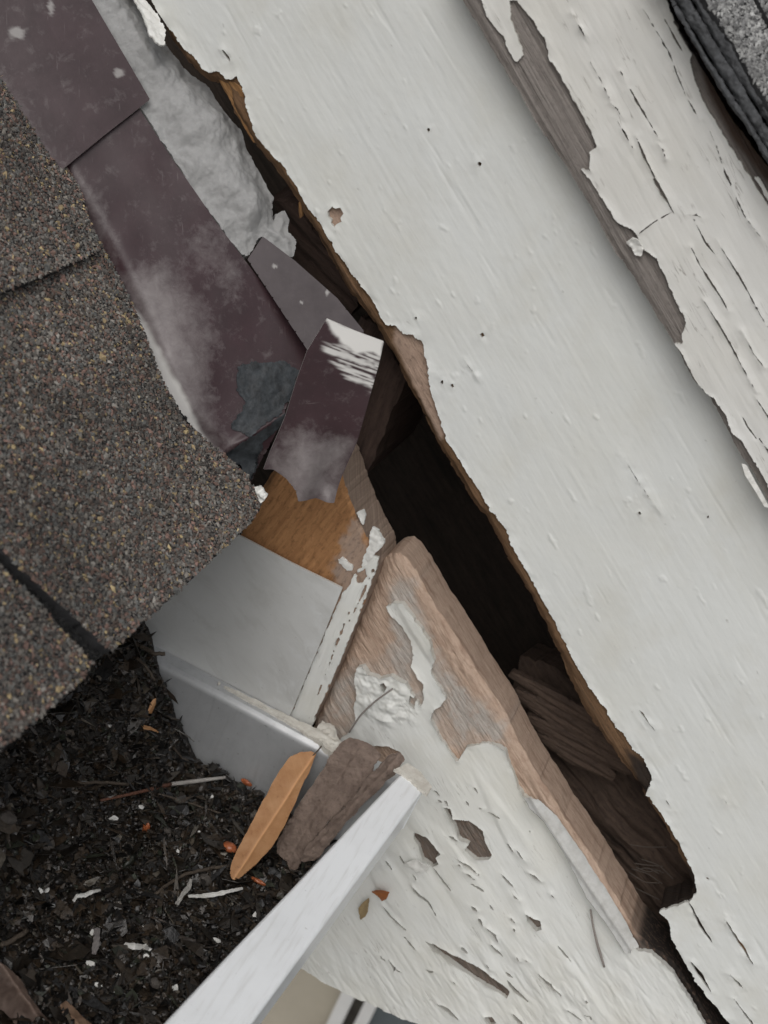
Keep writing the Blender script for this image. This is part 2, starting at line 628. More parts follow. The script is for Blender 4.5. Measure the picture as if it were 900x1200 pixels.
# ------------------------------------------------------------------ shape helpers
def box(name, lo, hi, mat, parent=None, **kw):
    (x0, y0, z0), (x1, y1, z1) = lo, hi
    V = np.array([[x, y, z] for x in (x0, x1) for y in (y0, y1) for z in (z0, z1)])
    F = np.array([[0, 1, 3, 2], [4, 6, 7, 5], [0, 4, 5, 1], [2, 3, 7, 6], [0, 2, 6, 4], [1, 5, 7, 3]])
    return mesh_obj(name, V, F, mat, parent, smooth=False, **kw)


def obox(name, o, ax, ay, az, mat, parent=None, **kw):
    """box from corner o along three edge vectors"""
    V = np.array([o + i * ax + j * ay + k * az for i in (0, 1) for j in (0, 1) for k in (0, 1)])
    F = np.array([[0, 1, 3, 2], [4, 6, 7, 5], [0, 4, 5, 1], [2, 3, 7, 6], [0, 2, 6, 4], [1, 5, 7, 3]])
    if np.cross(ax, ay) @ az < 0:
        F = F[:, ::-1]
    return mesh_obj(name, V, F, mat, parent, smooth=False, uv=np.stack([V @ S, V @ N + V @ YV], -1), **kw)


def tube(name, pts, rad, mat, parent=None, seg=7, wob=0.0, **kw):
    p = np.asarray(pts, float)
    # resample
    L = np.concatenate([[0], np.cumsum(np.linalg.norm(np.diff(p, axis=0), axis=1))])
    t = np.linspace(0, L[-1], max(6, 4 * len(p)))
    p = np.stack([np.interp(t, L, p[:, i]) for i in range(3)], -1)
    p[1:-1] = p[1:-1] * .5 + .25 * (p[:-2] + p[2:])
    if wob:
        p += rng.normal(0, wob, p.shape)
    n = len(p)
    r = np.interp(np.linspace(0, 1, n), np.linspace(0, 1, len(np.atleast_1d(rad))), np.atleast_1d(rad)) if np.ndim(rad) else np.full(n, rad)
    tg = np.gradient(p, axis=0); tg /= np.linalg.norm(tg, axis=1)[:, None]
    a = np.cross(tg, [0.3, 0.2, 0.93]); a /= np.linalg.norm(a, axis=1)[:, None]
    b = np.cross(tg, a)
    k = np.arange(seg) * 2 * np.pi / seg
    V = p[:, None] + r[:, None, None] * (np.cos(k)[None, :, None] * a[:, None] + np.sin(k)[None, :, None] * b[:, None])
    V = V.reshape(-1, 3)
    i = np.arange(n - 1)[:, None] * seg; j = np.arange(seg)[None]; j2 = (j + 1) % seg
    F = np.stack([i + j, i + j2, i + seg + j2, i + seg + j], -1).reshape(-1, 4)
    V = np.concatenate([V, p[:1], p[-1:]])
    c0 = np.stack([np.full(seg, n * seg), j2[0], j[0]], -1)
    c1 = np.stack([np.full(seg, n * seg + 1), (n - 1) * seg + j[0], (n - 1) * seg + j2[0]], -1)
    return mesh_obj(name, V, [F, np.concatenate([c0, c1])], mat, parent, **kw)


def lump(name, c, r, mat, parent=None, amp=.25, n=12, **kw):
    """a small uneven rounded body with radii r"""
    th = np.linspace(0, np.pi, n); ph = np.arange(2 * n) * np.pi / n
    T, P = np.meshgrid(th, ph, indexing='ij')
    D = np.stack([np.sin(T) * np.cos(P), np.sin(T) * np.sin(P), np.cos(T)], -1)
    s = rng.random() * 50
    k = 1 + amp * fbm(D[..., 0] * 1.5 + s + D[..., 2], D[..., 1] * 1.5 + s - D[..., 2], 3)
    k[0] = k[0].mean(); k[-1] = k[-1].mean()
    V = (D * k[..., None] * np.asarray(r) + np.asarray(c)).reshape(-1, 3)
    i = np.arange(n - 1)[:, None] * 2 * n; j = np.arange(2 * n)[None]; j2 = (j + 1) % (2 * n)
    F = np.stack([i + j, i + 2 * n + j, i + 2 * n + j2, i + j2], -1).reshape(-1, 4)
    return mesh_obj(name, V, F, mat, parent, **kw)


OCT = np.array([[1, 0, 0], [0, 1, 0], [-1, 0, 0], [0, -1, 0], [0, 0, 1], [0, 0, -1.0]])
OCTF = np.array([[0, 1, 4], [1, 2, 4], [2, 3, 4], [3, 0, 4], [1, 0, 5], [2, 1, 5], [3, 2, 5], [0, 3, 5]])


def granules(name, pl, poly, parent, d=0.00085, size=0.00062, palette=None, hfn=None, weights=None):
    P = pl.uv(poly)
    lo = P.min(0); hi = P.max(0)
    u, v = np.meshgrid(np.arange(lo[0], hi[0], d), np.arange(lo[1], hi[1], d), indexing='ij')
    u = u + rng.uniform(-.5, .5, u.shape) * d; v = v + rng.uniform(-.5, .5, v.shape) * d
    u = u.ravel(); v = v.ravel()
    px, py = proj(pl.at(u, v))
    ins = (sdf(P, u, v) < -size * .2) & (px > -110) & (px < 950) & (py > -70) & (py < 1150)
    u = u[ins]; v = v[ins]; px = px[ins]; py = py[ins]
    n = len(u)
    h = np.zeros(n) if hfn is None else hfn(u, v, 0, px, py)
    c = pl.at(u, v, h + rng.uniform(-.1, .35, n) * size)
    sc = size * rng.lognormal(0, .28, (n, 1, 1)) * np.stack([rng.uniform(.8, 1.5, n), rng.uniform(.7, 1.1, n), rng.uniform(.5, .95, n)], -1)[:, None, :]
    vo = (OCT[None] + rng.uniform(-.28, .28, (n, 6, 3))) * sc
    a = rng.uniform(0, 6.28, n); ca, sa = np.cos(a)[:, None], np.sin(a)[:, None]
    x = vo[..., 0] * ca - vo[..., 1] * sa; y = vo[..., 0] * sa + vo[..., 1] * ca
    tl = rng.normal(0, .35, (n, 1)); z = vo[..., 2] + x * tl
    V = c[:, None] + x[..., None] * pl.e1 + y[..., None] * pl.e2 + z[..., None] * pl.n
    F = (OCTF[None] + (np.arange(n) * 6)[:, None, None]).reshape(-1, 3)
    if np.cross(pl.e1, pl.e2) @ pl.n < 0:
        F = F[:, ::-1]
    palette = np.asarray(palette)
    # drifts of colour: broad noise leans the choice
    k = rng.choice(len(palette), n, p=weights)
    drift = (1 + .22 * fbm(u * 60, v * 60, 3, 8)) * (1 + .3 * fbm(u * 20, v * 20, 2, 18)) * rng.uniform(.92, 1.1)
    mean = palette.T @ np.asarray(weights)
    cc = (palette[k] * .85 + mean * .15) * rng.uniform(.72, 1.28, (n, 1)) * drift[:, None]
    C6 = np.repeat(cc, 6, 0)
    return mesh_obj(name, V.reshape(-1, 3), F, M_GRAN, parent, colors=C6, smooth=False, kind='stuff')


PAL = [(.125, .115, .104), (.18, .168, .148), (.06, .056, .053), (.16, .10, .08), (.23, .14, .115), (.33, .25, .135), (.27, .255, .23), (.09, .066, .054), (.46, .36, .19), (.125, .13, .125)]
PALW = [.18, .15, .17, .11, .06, .035, .06, .10, .017, .118]
GPAL = [(.24, .24, .235), (.17, .17, .168), (.31, .31, .30), (.38, .38, .37), (.10, .10, .10)]
GPALW = [.3, .22, .24, .12, .12]

# ================================================================== the setting
Z0 = CENTRE[2]
g = 60.0
mesh_obj('ground', [[-g, -g, 0], [g, -g, 0], [g, g, 0], [-g, g, 0]], np.array([[0, 1, 2, 3]]), M_BOUNCE_GROUND, kind='structure')

# house wall under the eaves with a window
hw = thing('house_wall', 'beige stucco house wall far below the gutter and fascia', 'wall', (0, .90, 0))
box('wall', (-4, .90, 0), (4, 1.05, Z0 - .26), M_BEIGE, hw)
box('soffit', (-1.2, .034, Z0 - .255), (1.2, .90, Z0 - .243), M_SOFFIT, hw)
wn = thing('window', 'white framed window on the beige wall under the fascia', 'window', (0, .88, .6))
q = W(np.array([396., 410, 424, 432]), np.array([1195., 1188, 1192, 1195]), .88)
x0, x1, x2, x3 = q[:, 0]
box('frame', (x0 - .012, .865, .6), (x1 - .004, .90, Z0 - .5), M_WTRIM, wn)
box('sash_gap', (x1 - .004, .888, .6), (x2 - .006, .90, Z0 - .5), M_DARKGAP, wn)
box('sash', (x2 - .006, .878, .6), (x3 + .002, .90, Z0 - .5), M_WTRIM, wn)
box('pane', (x3 + .002, .893, .6), (x3 + .6, .90, Z0 - .5), M_GLASS, wn)

# dark space behind the boards
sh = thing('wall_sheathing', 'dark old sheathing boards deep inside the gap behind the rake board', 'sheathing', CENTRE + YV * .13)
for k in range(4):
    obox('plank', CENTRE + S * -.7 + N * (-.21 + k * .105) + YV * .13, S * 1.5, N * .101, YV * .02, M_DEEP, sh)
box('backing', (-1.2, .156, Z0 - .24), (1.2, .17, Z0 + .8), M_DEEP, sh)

# ------------------------------------------------------------------ upper roof
ur = thing('upper_roof', 'grey shingle roof edge with stacked black layers above the cracked trim', 'roof', CENTRE + N * .21)
obox('roof_deck', CENTRE + S * -.7 + N * .200 + YV * .0, S * 1.5, N * .0185, YV * 2.0, M_DECK, ur)
LA = [(754, -50), (784, 0), (800, 30), (820, 66), (852, 120), (872, 146), (900, 192), (960, 292)]
LB = [(761, -50), (794, 6), (812, 36), (830, 66), (865, 121), (900, 176), (962, 278)]
LC = [(780, -50), (814, 6), (840, 52), (870, 100), (900, 148), (966, 258)]
LD = [(796, -50), (830, 6), (845, 30), (860, 54), (880, 89), (900, 124), (965, 236)]


def edge_h(a, f, seed):
    return lambda u, v, d, px, py: a * fbm(u * f, v * f * 2.2, 4, seed, .6) - .0012 * (1 - sstep(0, .0012, -d))


for k, (a, b, y) in enumerate(((LA, LB, -.0305), (LB, LC, -.0285), (LC, LD, -.0265))):
    b2 = [(x - 1.5, yy + .8) for x, yy in b]
    shg = relief('shingle', wall(y), a + b2[::-1], M_ASPHE, ur, res=.0005, thick=.34, height=edge_h(.0016, 260, k), jag=.0007, jscale=350)
pt = tri((830, 6, -.0262), (900, 124, -.0262), (905, 0, .012))
TP1 = [(796, -50), (830, 6), (845, 30), (860, 54), (880, 89), (900, 124), (965, 236), (1010, 180), (899, 31), (884, 2), (852, -60)]
TP2 = [(856, -60), (888, 1), (904, 30), (1014, 178), (1060, 120), (960, -60)]
for k, tp in enumerate((TP1, TP2)):
    pk = Plane(pt.o + pt.n * (.0005 + .002 * k), pt.e1, pt.e2)
    shg = relief('shingle', pk, tp, M_ASPH, ur, res=.0012, thick=.0035, jag=.0006)
    granules('granules', pk, tp, shg, d=.00105, size=.00085, palette=GPAL, weights=GPALW)

# ------------------------------------------------------------------ trim board (proud of the rake board)
tb = thing('trim_board', 'narrow trim board with long cracked off-white paint and bare grey wood along its lower edge', 'trim board', CENTRE + N * .16 + YV * -.02)
TW = [(520, -40), (545, 8), (565, 38), (585, 72), (610, 112), (627, 142), (645, 170), (670, 205), (690, 240), (710, 277), (722, 298), (740, 322), (767, 367), (790, 402), (813, 447), (833, 468), (847, 495), (867, 532), (887, 562), (902, 592), (960, 688)]
TTOP = [(975, 320), (905, 204), (872, 158), (852, 131), (820, 77), (800, 42), (784, 12), (752, -45)]
pT = wall(-.0150)
relief('board', pT, TW + TTOP, M_TRIMWOOD, tb, res=.0006, thick=.0145, jag=.0006, jscale=300,
       height=lambda u, v, d, px, py: -.0003 + .0006 * fbm(u * 14, v * 800, 3, 2) - .0010 * (1 - sstep(0, .003, -d)),
       masks={'m': soft([(800, 40), (815, 60), (830, 110), (860, 165), (900, 215), (960, 300), (1000, 300), (900, 150), (820, 30)], 4, 2)})
TPE = [(548, -45), (565, 0), (572, 20), (590, 42), (595, 57), (606, 72), (615, 65), (607, 42), (599, 22), (599, 2), (606, 1), (615, 10), (627, 27), (640, 47), (645, 70), (657, 87), (665, 100), (672, 117), (682, 132), (692, 152), (701, 171), (692, 178), (692, 200), (682, 197), (700, 222), (712, 242), (725, 260), (740, 267), (747, 275),
       (753, 290), (770, 303), (780, 323), (793, 353), (805, 377), (800, 390), (800, 403), (791, 401), (800, 415), (815, 445), (828, 461), (838, 466), (850, 484), (857, 504), (870, 516), (880, 534), (893, 554), (906, 580), (960, 670)]
TPT = [(990, 350), (900, 224), (888, 206), (880, 208), (870, 193), (852, 165), (836, 137), (822, 115), (809, 71), (811, 62), (798, 44), (788, 19), (783, 1), (760, -45)]
z5 = lambda p: zm(p, 540, 0, 4.0)
z6 = lambda p: zm(p, 700, 200, 3.0)
z7 = lambda p: zm(p, 740, 0, 5.0)
TCR = [crack(z5(p), wd * .42 + .7) for p, wd in (
    ([(610, 290), (660, 380), (705, 470)], 1.8), ([(705, 480), (735, 510), (760, 555)], 3.6), ([(725, 550), (770, 620), (810, 695)], 3.4),
    ([(750, 330), (820, 470), (880, 570)], 1.8), ([(520, 60), (570, 140), (600, 200)], 1.6))]
TCR += [crack(z6(p), wd * .42 + .7) for p, wd in (
    ([(190, 0), (235, 80), (270, 150)], 4.2), ([(340, 170), (380, 250), (420, 300)], 3.4), ([(330, 265), (360, 330), (440, 450), (460, 490)], 3.4),
    ([(370, 445), (430, 540), (480, 630), (560, 775)], 2.8), ([(415, 235), (500, 370), (560, 480), (600, 550)], 2.2), ([(510, 560), (550, 640), (590, 690)], 2.6),
    ([(555, 790), (600, 860), (660, 960)], 3), ([(510, 860), (530, 900), (560, 940)], 4), ([(570, 940), (600, 980), (640, 1060)], 4), ([(145, 222), (200, 180), (262, 145)], 3.0),
    ([(445, 0), (520, 160), (590, 250)], 2.0), ([(550, 20), (580, 70), (610, 120)], 4), ([(310, 155), (350, 155), (370, 165)], 2))]
TCR += [crack(z7(p), wd * .42 + .7) for p, wd in (
    ([(140, 10), (270, 250), (330, 350)], 3.2), ([(70, 50), (215, 290), (320, 560), (400, 700)], 2.2), ([(180, 250), (215, 295)], 5), ([(430, 700), (500, 850), (540, 980), (590, 1080)], 3),
    ([(0, 520), (90, 690), (170, 820)], 2.4), ([(30, 800), (80, 920), (140, 1035)], 4.2), ([(125, 1040), (170, 1120), (215, 1190)], 4.2), ([(700, 1030), (750, 1110), (820, 1220)], 5), ([(160, 840), (205, 930)], 2))]


def trim_h(u, v, d, px, py):
    h = .0012 + .00016 * fbm(u * 45, v * 420, 4, 21) + .0005 * fbm(u * 30, v * 60, 3, 23)
    return h + np.exp(d / .0015) * np.maximum(-.0002, .0004 + .0010 * fbm(u * 110, v * 110, 3, 24))


relief('paint', pT, TPE + TPT, M_TRIM, tb, res=.00042, thick=.0009, height=trim_h, holes=TCR, jag=.0007, hjag=.00030, jscale=420)
# loose crumbs of paint at the joint
relief('paint_flap', tri((735, 283, -.0175), (752, 285, -.0175), (745, 300, -.0165)), [(733, 284), (741, 278), (748, 280), (754, 292), (752, 300), (744, 299), (740, 291)], M_WPAINT, tb, res=.0004, thick=.0006, back='follow',
       height=lambda u, v, d, px, py: .0012 * fbm(u * 400, v * 400, 3, 2))
relief('paint_flap', tri((872, 546, -.0165), (884, 562, -.0155), (880, 540, -.0155)), [(869, 543), (875, 545), (884, 562), (893, 578), (903, 596), (896, 594), (884, 574), (873, 557)], M_WPAINT, tb, res=.0004, thick=.0004, back='follow',
       height=lambda u, v, d, px, py: .0008 * fbm(u * 300, v * 300, 3, 2))

# ------------------------------------------------------------------ rake board
rb = thing('rake_board', 'wide white painted rake board with ragged rotten lower edge over the dark gap', 'rake board', CENTRE + N * .06)
pR = wall(0.0)
RW = [(140, -45), (176, 2), (196, 45), (215, 72), (240, 95), (262, 105), (270, 130), (292, 165), (318, 198), (335, 222), (352, 250), (370, 280), (388, 314), (412, 350), (435, 379), (455, 411), (472, 447), (493, 486), (511, 525), (531, 555), (549, 587), (568, 611), (582, 635), (598, 669), (615, 694), (634, 730), (657, 776), (669, 807), (683, 837), (709, 872), (730, 900), (748, 922), (754, 938), (776, 968), (790, 995), (804, 1022), (812, 1046), (805, 1058), (772, 1069), (786, 1082), (789, 1100), (799, 1121), (816, 1148), (843, 1182), (862, 1206), (930, 1306)]
RP = [(158, -45), (178, -2), (200, 35), (208, 44), (218, 60), (226, 63), (236, 78), (246, 86), (256, 84), (266, 92), (273, 94), (278, 90), (283, 98), (287, 110), (289, 126), (300, 158), (318, 182), (331, 192), (345, 215), (362, 243), (380, 268), (396, 296), (408, 314), (420, 330), (436, 348), (444, 365), (453, 379), (466, 382), (474, 391), (485, 392), (496, 401), (502, 426), (506, 461), (515, 487), (524, 516), (540, 540), (557, 566), (575, 596), (592, 616), (604, 645), (622, 676), (642, 713), (664, 757), (685, 795), (696, 812), (710, 829), (722, 852), (731, 858), (742, 876), (752, 884), (763, 905), (764, 912), (758, 930), (779, 957), (796, 988), (811, 1019), (817, 1045), (807, 1056), (771, 1067), (785, 1080), (788, 1099), (798, 1120), (814, 1147), (841, 1181), (861, 1205), (930, 1304)]
RTOP = [(1080, 1304), (985, 690), (900, 545), (760, 300), (640, 100), (565, -45)]
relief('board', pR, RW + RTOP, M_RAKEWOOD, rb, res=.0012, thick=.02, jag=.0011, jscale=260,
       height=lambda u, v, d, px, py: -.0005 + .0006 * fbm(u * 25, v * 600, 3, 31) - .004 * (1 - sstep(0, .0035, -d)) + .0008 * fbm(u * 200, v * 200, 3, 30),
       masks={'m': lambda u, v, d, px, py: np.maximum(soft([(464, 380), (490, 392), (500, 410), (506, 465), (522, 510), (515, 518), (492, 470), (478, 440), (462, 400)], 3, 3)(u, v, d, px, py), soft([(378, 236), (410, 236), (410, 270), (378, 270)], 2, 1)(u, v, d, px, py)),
              'k': soft([(735, 880), (775, 905), (775, 930), (750, 930), (790, 1010), (830, 1030), (850, 1100), (920, 1300), (800, 1300), (760, 1080), (780, 1040)], 5, 8)})  # k: mouldy corner, with the gap's darkness painted in
RH = [[(385, 247), (390, 242), (395, 244), (400, 243), (404, 250), (400, 255), (401, 259), (395, 263), (393, 267), (389, 261), (390, 256), (386, 254)]]
for x, y, r in ((563, 192, 2.6), (519, 447, 2.0), (531, 451, 2.0), (750, 600, 1.8), (503, 152, 2.2), (489, 372, 1.6), (830, 605, 1.6), (566, 392, 2.2)):
    RH.append([(x + r * math.cos(t) * (1 if k % 2 else .8), y + r * math.sin(t) * 1.25) for k, t in enumerate(np.linspace(0, 6.28, 7)[:-1])])
RH += [crack(p, wd) for p, wd in (
    ([(748, 828), (757, 840), (768, 855)], 2.0), ([(808, 1057), (822, 1085), (835, 1104)], 4.0), ([(850, 1075), (868, 1105), (883, 1128)], 3.2), ([(810, 1125), (820, 1140), (833, 1160)], 5.5),
    ([(855, 1138), (865, 1150), (872, 1158)], 3.4), ([(262, 58), (267, 66), (271, 72)], 2.6), ([(850, 935), (856, 945)], 1.8), ([(826, 1028), (832, 1031)], 2), ([(545, 420), (560, 440)], 1.4),
    ([(728, 530), (745, 558), (775, 600)], 1.3), ([(860, 1168), (880, 1195), (890, 1215)], 3), ([(780, 935), (788, 948)], 1.5))]


def rake_h(u, v, d, px, py):
    h = .0009 + .00010 * fbm(u * 45, v * 520, 4, 41, .6) + .0009 * fbm(u * 16, v * 26, 3, 43) + .00006 * fbm(u * 300, v * 420, 3, 46)
    h = h - .00022 * sstep(.45, .75, fbm(u * 26, v * 260, 3, 48))        # shallow brush drags
    h = h + .00030 * sstep(.55, .75, fbm(u * 130, v * 260, 3, 52))         # small raised crumbs under the paint
    low = np.exp(d / .0022)
    return h + low * (.0003 + .0012 * fbm(u * 150, v * 150, 3, 45))


relief('paint', pR, RP + RTOP, M_PAINT, rb, res=.00055, thick=.0006, height=rake_h, holes=RH, jag=.0010, hjag=.0003, jscale=380)
relief('paint_flap', tri((157, 0, -.006), (193, 52, -.012), (193, 30, -.004)), [(140, -30), (157, 0), (167, 17), (173, 38), (183, 50), (193, 53), (194, 34), (184, 17), (172, 4), (160, -30)], M_WPAINT, rb, res=.0004, thick=.0008, back='follow', jag=.0008,
       height=lambda u, v, d, px, py: .0022 * fbm(u * 90, v * 240, 4, 2, .6))
relief('splinter', tri((258, 92, .002), (300, 165, .004), (286, 107, .0)), [(253, 90), (266, 94), (279, 98), (286, 107), (285, 124), (294, 145), (303, 166), (297, 167), (282, 139), (264, 107)], M_ORANGEWOOD, rb, res=.0005, thick=.004, back='follow', jag=.0005,
       height=lambda u, v, d, px, py: .001 * fbm(u * 60, v * 500, 3, 2))
relief('splinter', tri((350, 238, .004), (354, 254, .006), (356, 240, .003)), [(350, 236), (353, 240), (354, 254), (351, 256), (350, 247)], M_ORANGEWOOD, rb, res=.0004, thick=.001, back='follow')

# ------------------------------------------------------------------ old wood inside the gap
rf = thing('rafter', 'dark brown old rafter end seen in the lower end of the gap', 'rafter', W(720, 980, .05))
RFP = [(590, 782), (625, 792), (660, 812), (705, 845), (745, 880), (790, 960), (850, 1060), (840, 1120), (780, 1110), (700, 1020), (640, 930), (590, 850)]
relief('beam', tri((600, 850, .070), (800, 1060, .044), (690, 830, .066)), RFP, M_RAFTER, rf, res=.0008, thick=.05, jag=.003, jscale=120,
       height=lambda u, v, d, px, py: -.03 * (1 - sstep(790, 900, py + (px - 660) * -.6)) + .004 * fbm(u * 22, v * 190, 4, 61) + .006 * fbm(u * 40, v * 40, 3, 62))
for k, (pa, pb, wd) in enumerate((((606, 806), (738, 890), 26), ((618, 836), (742, 905), 22), ((600, 786), (722, 860), 18), ((630, 858), (720, 912), 18))):
    dv = np.array([pb[0] - pa[0], pb[1] - pa[1]], float); dv /= np.linalg.norm(dv); nv = np.array([-dv[1], dv[0]])
    a = np.array(pa, float); b = np.array(pb, float); m = (a + b) / 2 + nv * 4
    pol = [tuple(a), tuple(m - nv * wd * .5), tuple(b - nv * wd * .3), tuple(b + nv * wd * .35), tuple(m + nv * wd * .5), tuple(a + nv * wd * .5)]
    relief('split_strip', tri((*pa, .044), (*pb, .042), (pa[0], pa[1] + 40, .043)), pol, M_RAFTER, rf, res=.0007, thick=.004, back='follow', jag=.0008,
           height=lambda u, v, d, px, py: .0022 * fbm(u * 30, v * 600, 4, 65, .6) - .001 * (1 - sstep(0, .002, -d)))
for k in range(9):
    a = W(750 + rng.uniform(-18, 12), 1015 + rng.uniform(-30, 22), .036); b = a + np.array([rng.uniform(.008, .02), rng.uniform(-.004, .004), rng.uniform(.0, .012)])
    tube('fibre', [a, (a + b) / 2 + rng.normal(0, .0015, 3), b], .0003, M_DARKWOOD, rf, seg=5)

st = thing('wall_stud', 'dim brown stud just inside the gap behind the bent flashing flap', 'stud', W(440, 470, .04))
relief('post', wall(.026, ZV, XV), [(395, 440), (420, 372), (440, 385), (474, 446), (452, 500), (436, 540), (424, 560), (404, 520)], M_DECK, st, res=.0009, thick=.08, jag=.0012, jscale=150, height=lambda u, v, d, px, py: .002 * fbm(u * 30, v * 260, 3, 4) - .003 * (1 - sstep(0, .004, -d)))
relief('lath', tri((330, 255, .030), (420, 345, .030), (330, 300, .045)), [(318, 232), (345, 240), (392, 300), (424, 345), (410, 372), (370, 330), (335, 290)], M_DECK, st, res=.001, thick=.02, jag=.0015, jscale=150, height=lambda u, v, d, px, py: .003 * fbm(u * 30, v * 200, 3, 4))

# ------------------------------------------------------------------ lower fascia board with the bare top edge
fb = thing('fascia_board', 'peeling white fascia board with bare tan wood along its top edge', 'fascia board', W(560, 1000, .015))
FT = [(446, 659), (454, 652), (466, 650), (474, 656), (485, 672), (505, 706), (536, 755), (560, 793), (583, 829), (604, 868), (621, 899), (656, 955), (696, 1014), (725, 1062), (745, 1095), (762, 1111), (788, 1133), (814, 1173), (831, 1202), (895, 1304)]
FB = [(720, 1304), (560, 1230), (494, 1200), (453, 1184), (419, 1168), (384, 1152), (348, 1132), (250, 1085), (290, 960), (352, 880), (366, 852), (394, 790), (444, 664)]
pF = wall(.0015)
GREY = [(385, 800), (415, 785), (440, 770), (462, 750), (450, 700), (445, 685), (462, 678), (482, 690), (505, 735), (520, 780), (555, 812), (590, 850), (600, 870), (560, 890), (480, 860), (400, 880), (365, 870)]


def fasc_core_h(u, v, d, px, py):
    top = sdf([(463, 640), (492, 680), (560, 793), (621, 899), (696, 1014), (790, 1140), (700, 1250), (300, 1250), (350, 900)], px, py)
    rnd = sstep(-14, 6, top)
    return -.0009 + .0006 * fbm(u * 90, v * 520, 4, 71) + .0004 * fbm(u * 45, v * 60, 3, 72) - .0030 * rnd ** 2 + .0010 * rnd * fbm(u * 50, v * 420, 4, 74, .65) - .0012 * (1 - sstep(0, .0015, -d)) + .0003 * fbm(u * 300, v * 500, 3, 77)


def fasc_m(u, v, d, px, py):
    a = soft(GREY, 7, 16, .03, 5)(u, v, d, px, py)
    return np.clip(a * (0.35 + .5 * sstep(-.3, .3, fbm(px * .06, py * .06, 4, 9))), 0, 1)


relief('board', pF, FT + FB, M_TAN, fb, res=.0006, thick=.026, height=fasc_core_h, jag=.0008, jscale=140, masks={'m': fasc_m, 'g': soft([(300, 900), (520, 905), (600, 940), (650, 998), (728, 1100), (752, 1098), (800, 1130), (930, 1300), (300, 1300)], 6, 8), 'k': soft([(738, 1085), (765, 1075), (800, 1120), (930, 1290), (900, 1330), (800, 1180), (762, 1122)], 5, 8)})  # k: mould and painted shade along the crack to the rake board
z1 = lambda p: zm(p, 360, 600, 3.0)
z2 = lambda p: zm(p, 420, 880, 3.75)
z3 = lambda p: zm(p, 600, 880, 3.75)
FP = [(454, 710), (463, 704), (473, 705), (486, 722), (497, 737), (505, 750), (510, 773), (506, 789), (515, 803), (523, 817), (517, 827), (507, 833), (507, 843), (517, 863), (527, 878), (537, 890), (542, 884), (547, 874), (573, 869), (593, 876), (600, 898), (606, 915), (614, 930), (630, 940), (645, 958), (668, 990), (690, 1024), (712, 1060), (735, 1096), (749, 1112), (764, 1114), (787, 1135), (813, 1175), (829, 1203), (892, 1302)]
FPL = [(720, 1302), (560, 1229), (494, 1199), (453, 1183), (419, 1167), (384, 1151), (348, 1131), (252, 1083), (292, 960), (372, 893), (398, 868), (409, 857), (418, 842), (415, 827), (420, 813), (417, 792), (421, 779), (428, 777), (433, 787), (446, 792), (460, 790), (477, 800), (488, 817), (494, 829), (497, 815), (497, 800), (487, 787), (483, 780), (485, 767), (481, 749), (471, 733), (459, 720)]
FH = [z2([(380, 240), (410, 245), (420, 290), (490, 300), (550, 345), (560, 400), (590, 450), (575, 470), (520, 470), (470, 425), (490, 400), (445, 375), (430, 320), (395, 275)]),
      z2([(250, 350), (310, 370), (350, 420), (365, 440), (345, 460), (360, 485), (330, 500), (290, 470), (270, 410), (245, 380)]),
      z2([(290, 825), (345, 845), (430, 890), (560, 960), (640, 1020), (665, 1050), (655, 1080), (600, 1045), (500, 985), (400, 910), (330, 860)]),
      z2([(740, 705), (800, 740), (810, 775), (785, 780), (750, 740)]),
      z1([(262, 600), (275, 592), (285, 604), (276, 630)]), z1([(365, 640), (385, 655), (380, 690), (360, 670)]),
      z1([(450, 690), (480, 675), (520, 700), (545, 740), (530, 780), (545, 850), (535, 870), (510, 840), (480, 790), (450, 750), (440, 715)]),
      [(440, 872), (455, 872), (470, 880), (474, 890), (465, 900), (445, 905), (430, 890)],
      z2([(560, 1155), (590, 1160), (610, 1190), (580, 1200)])]
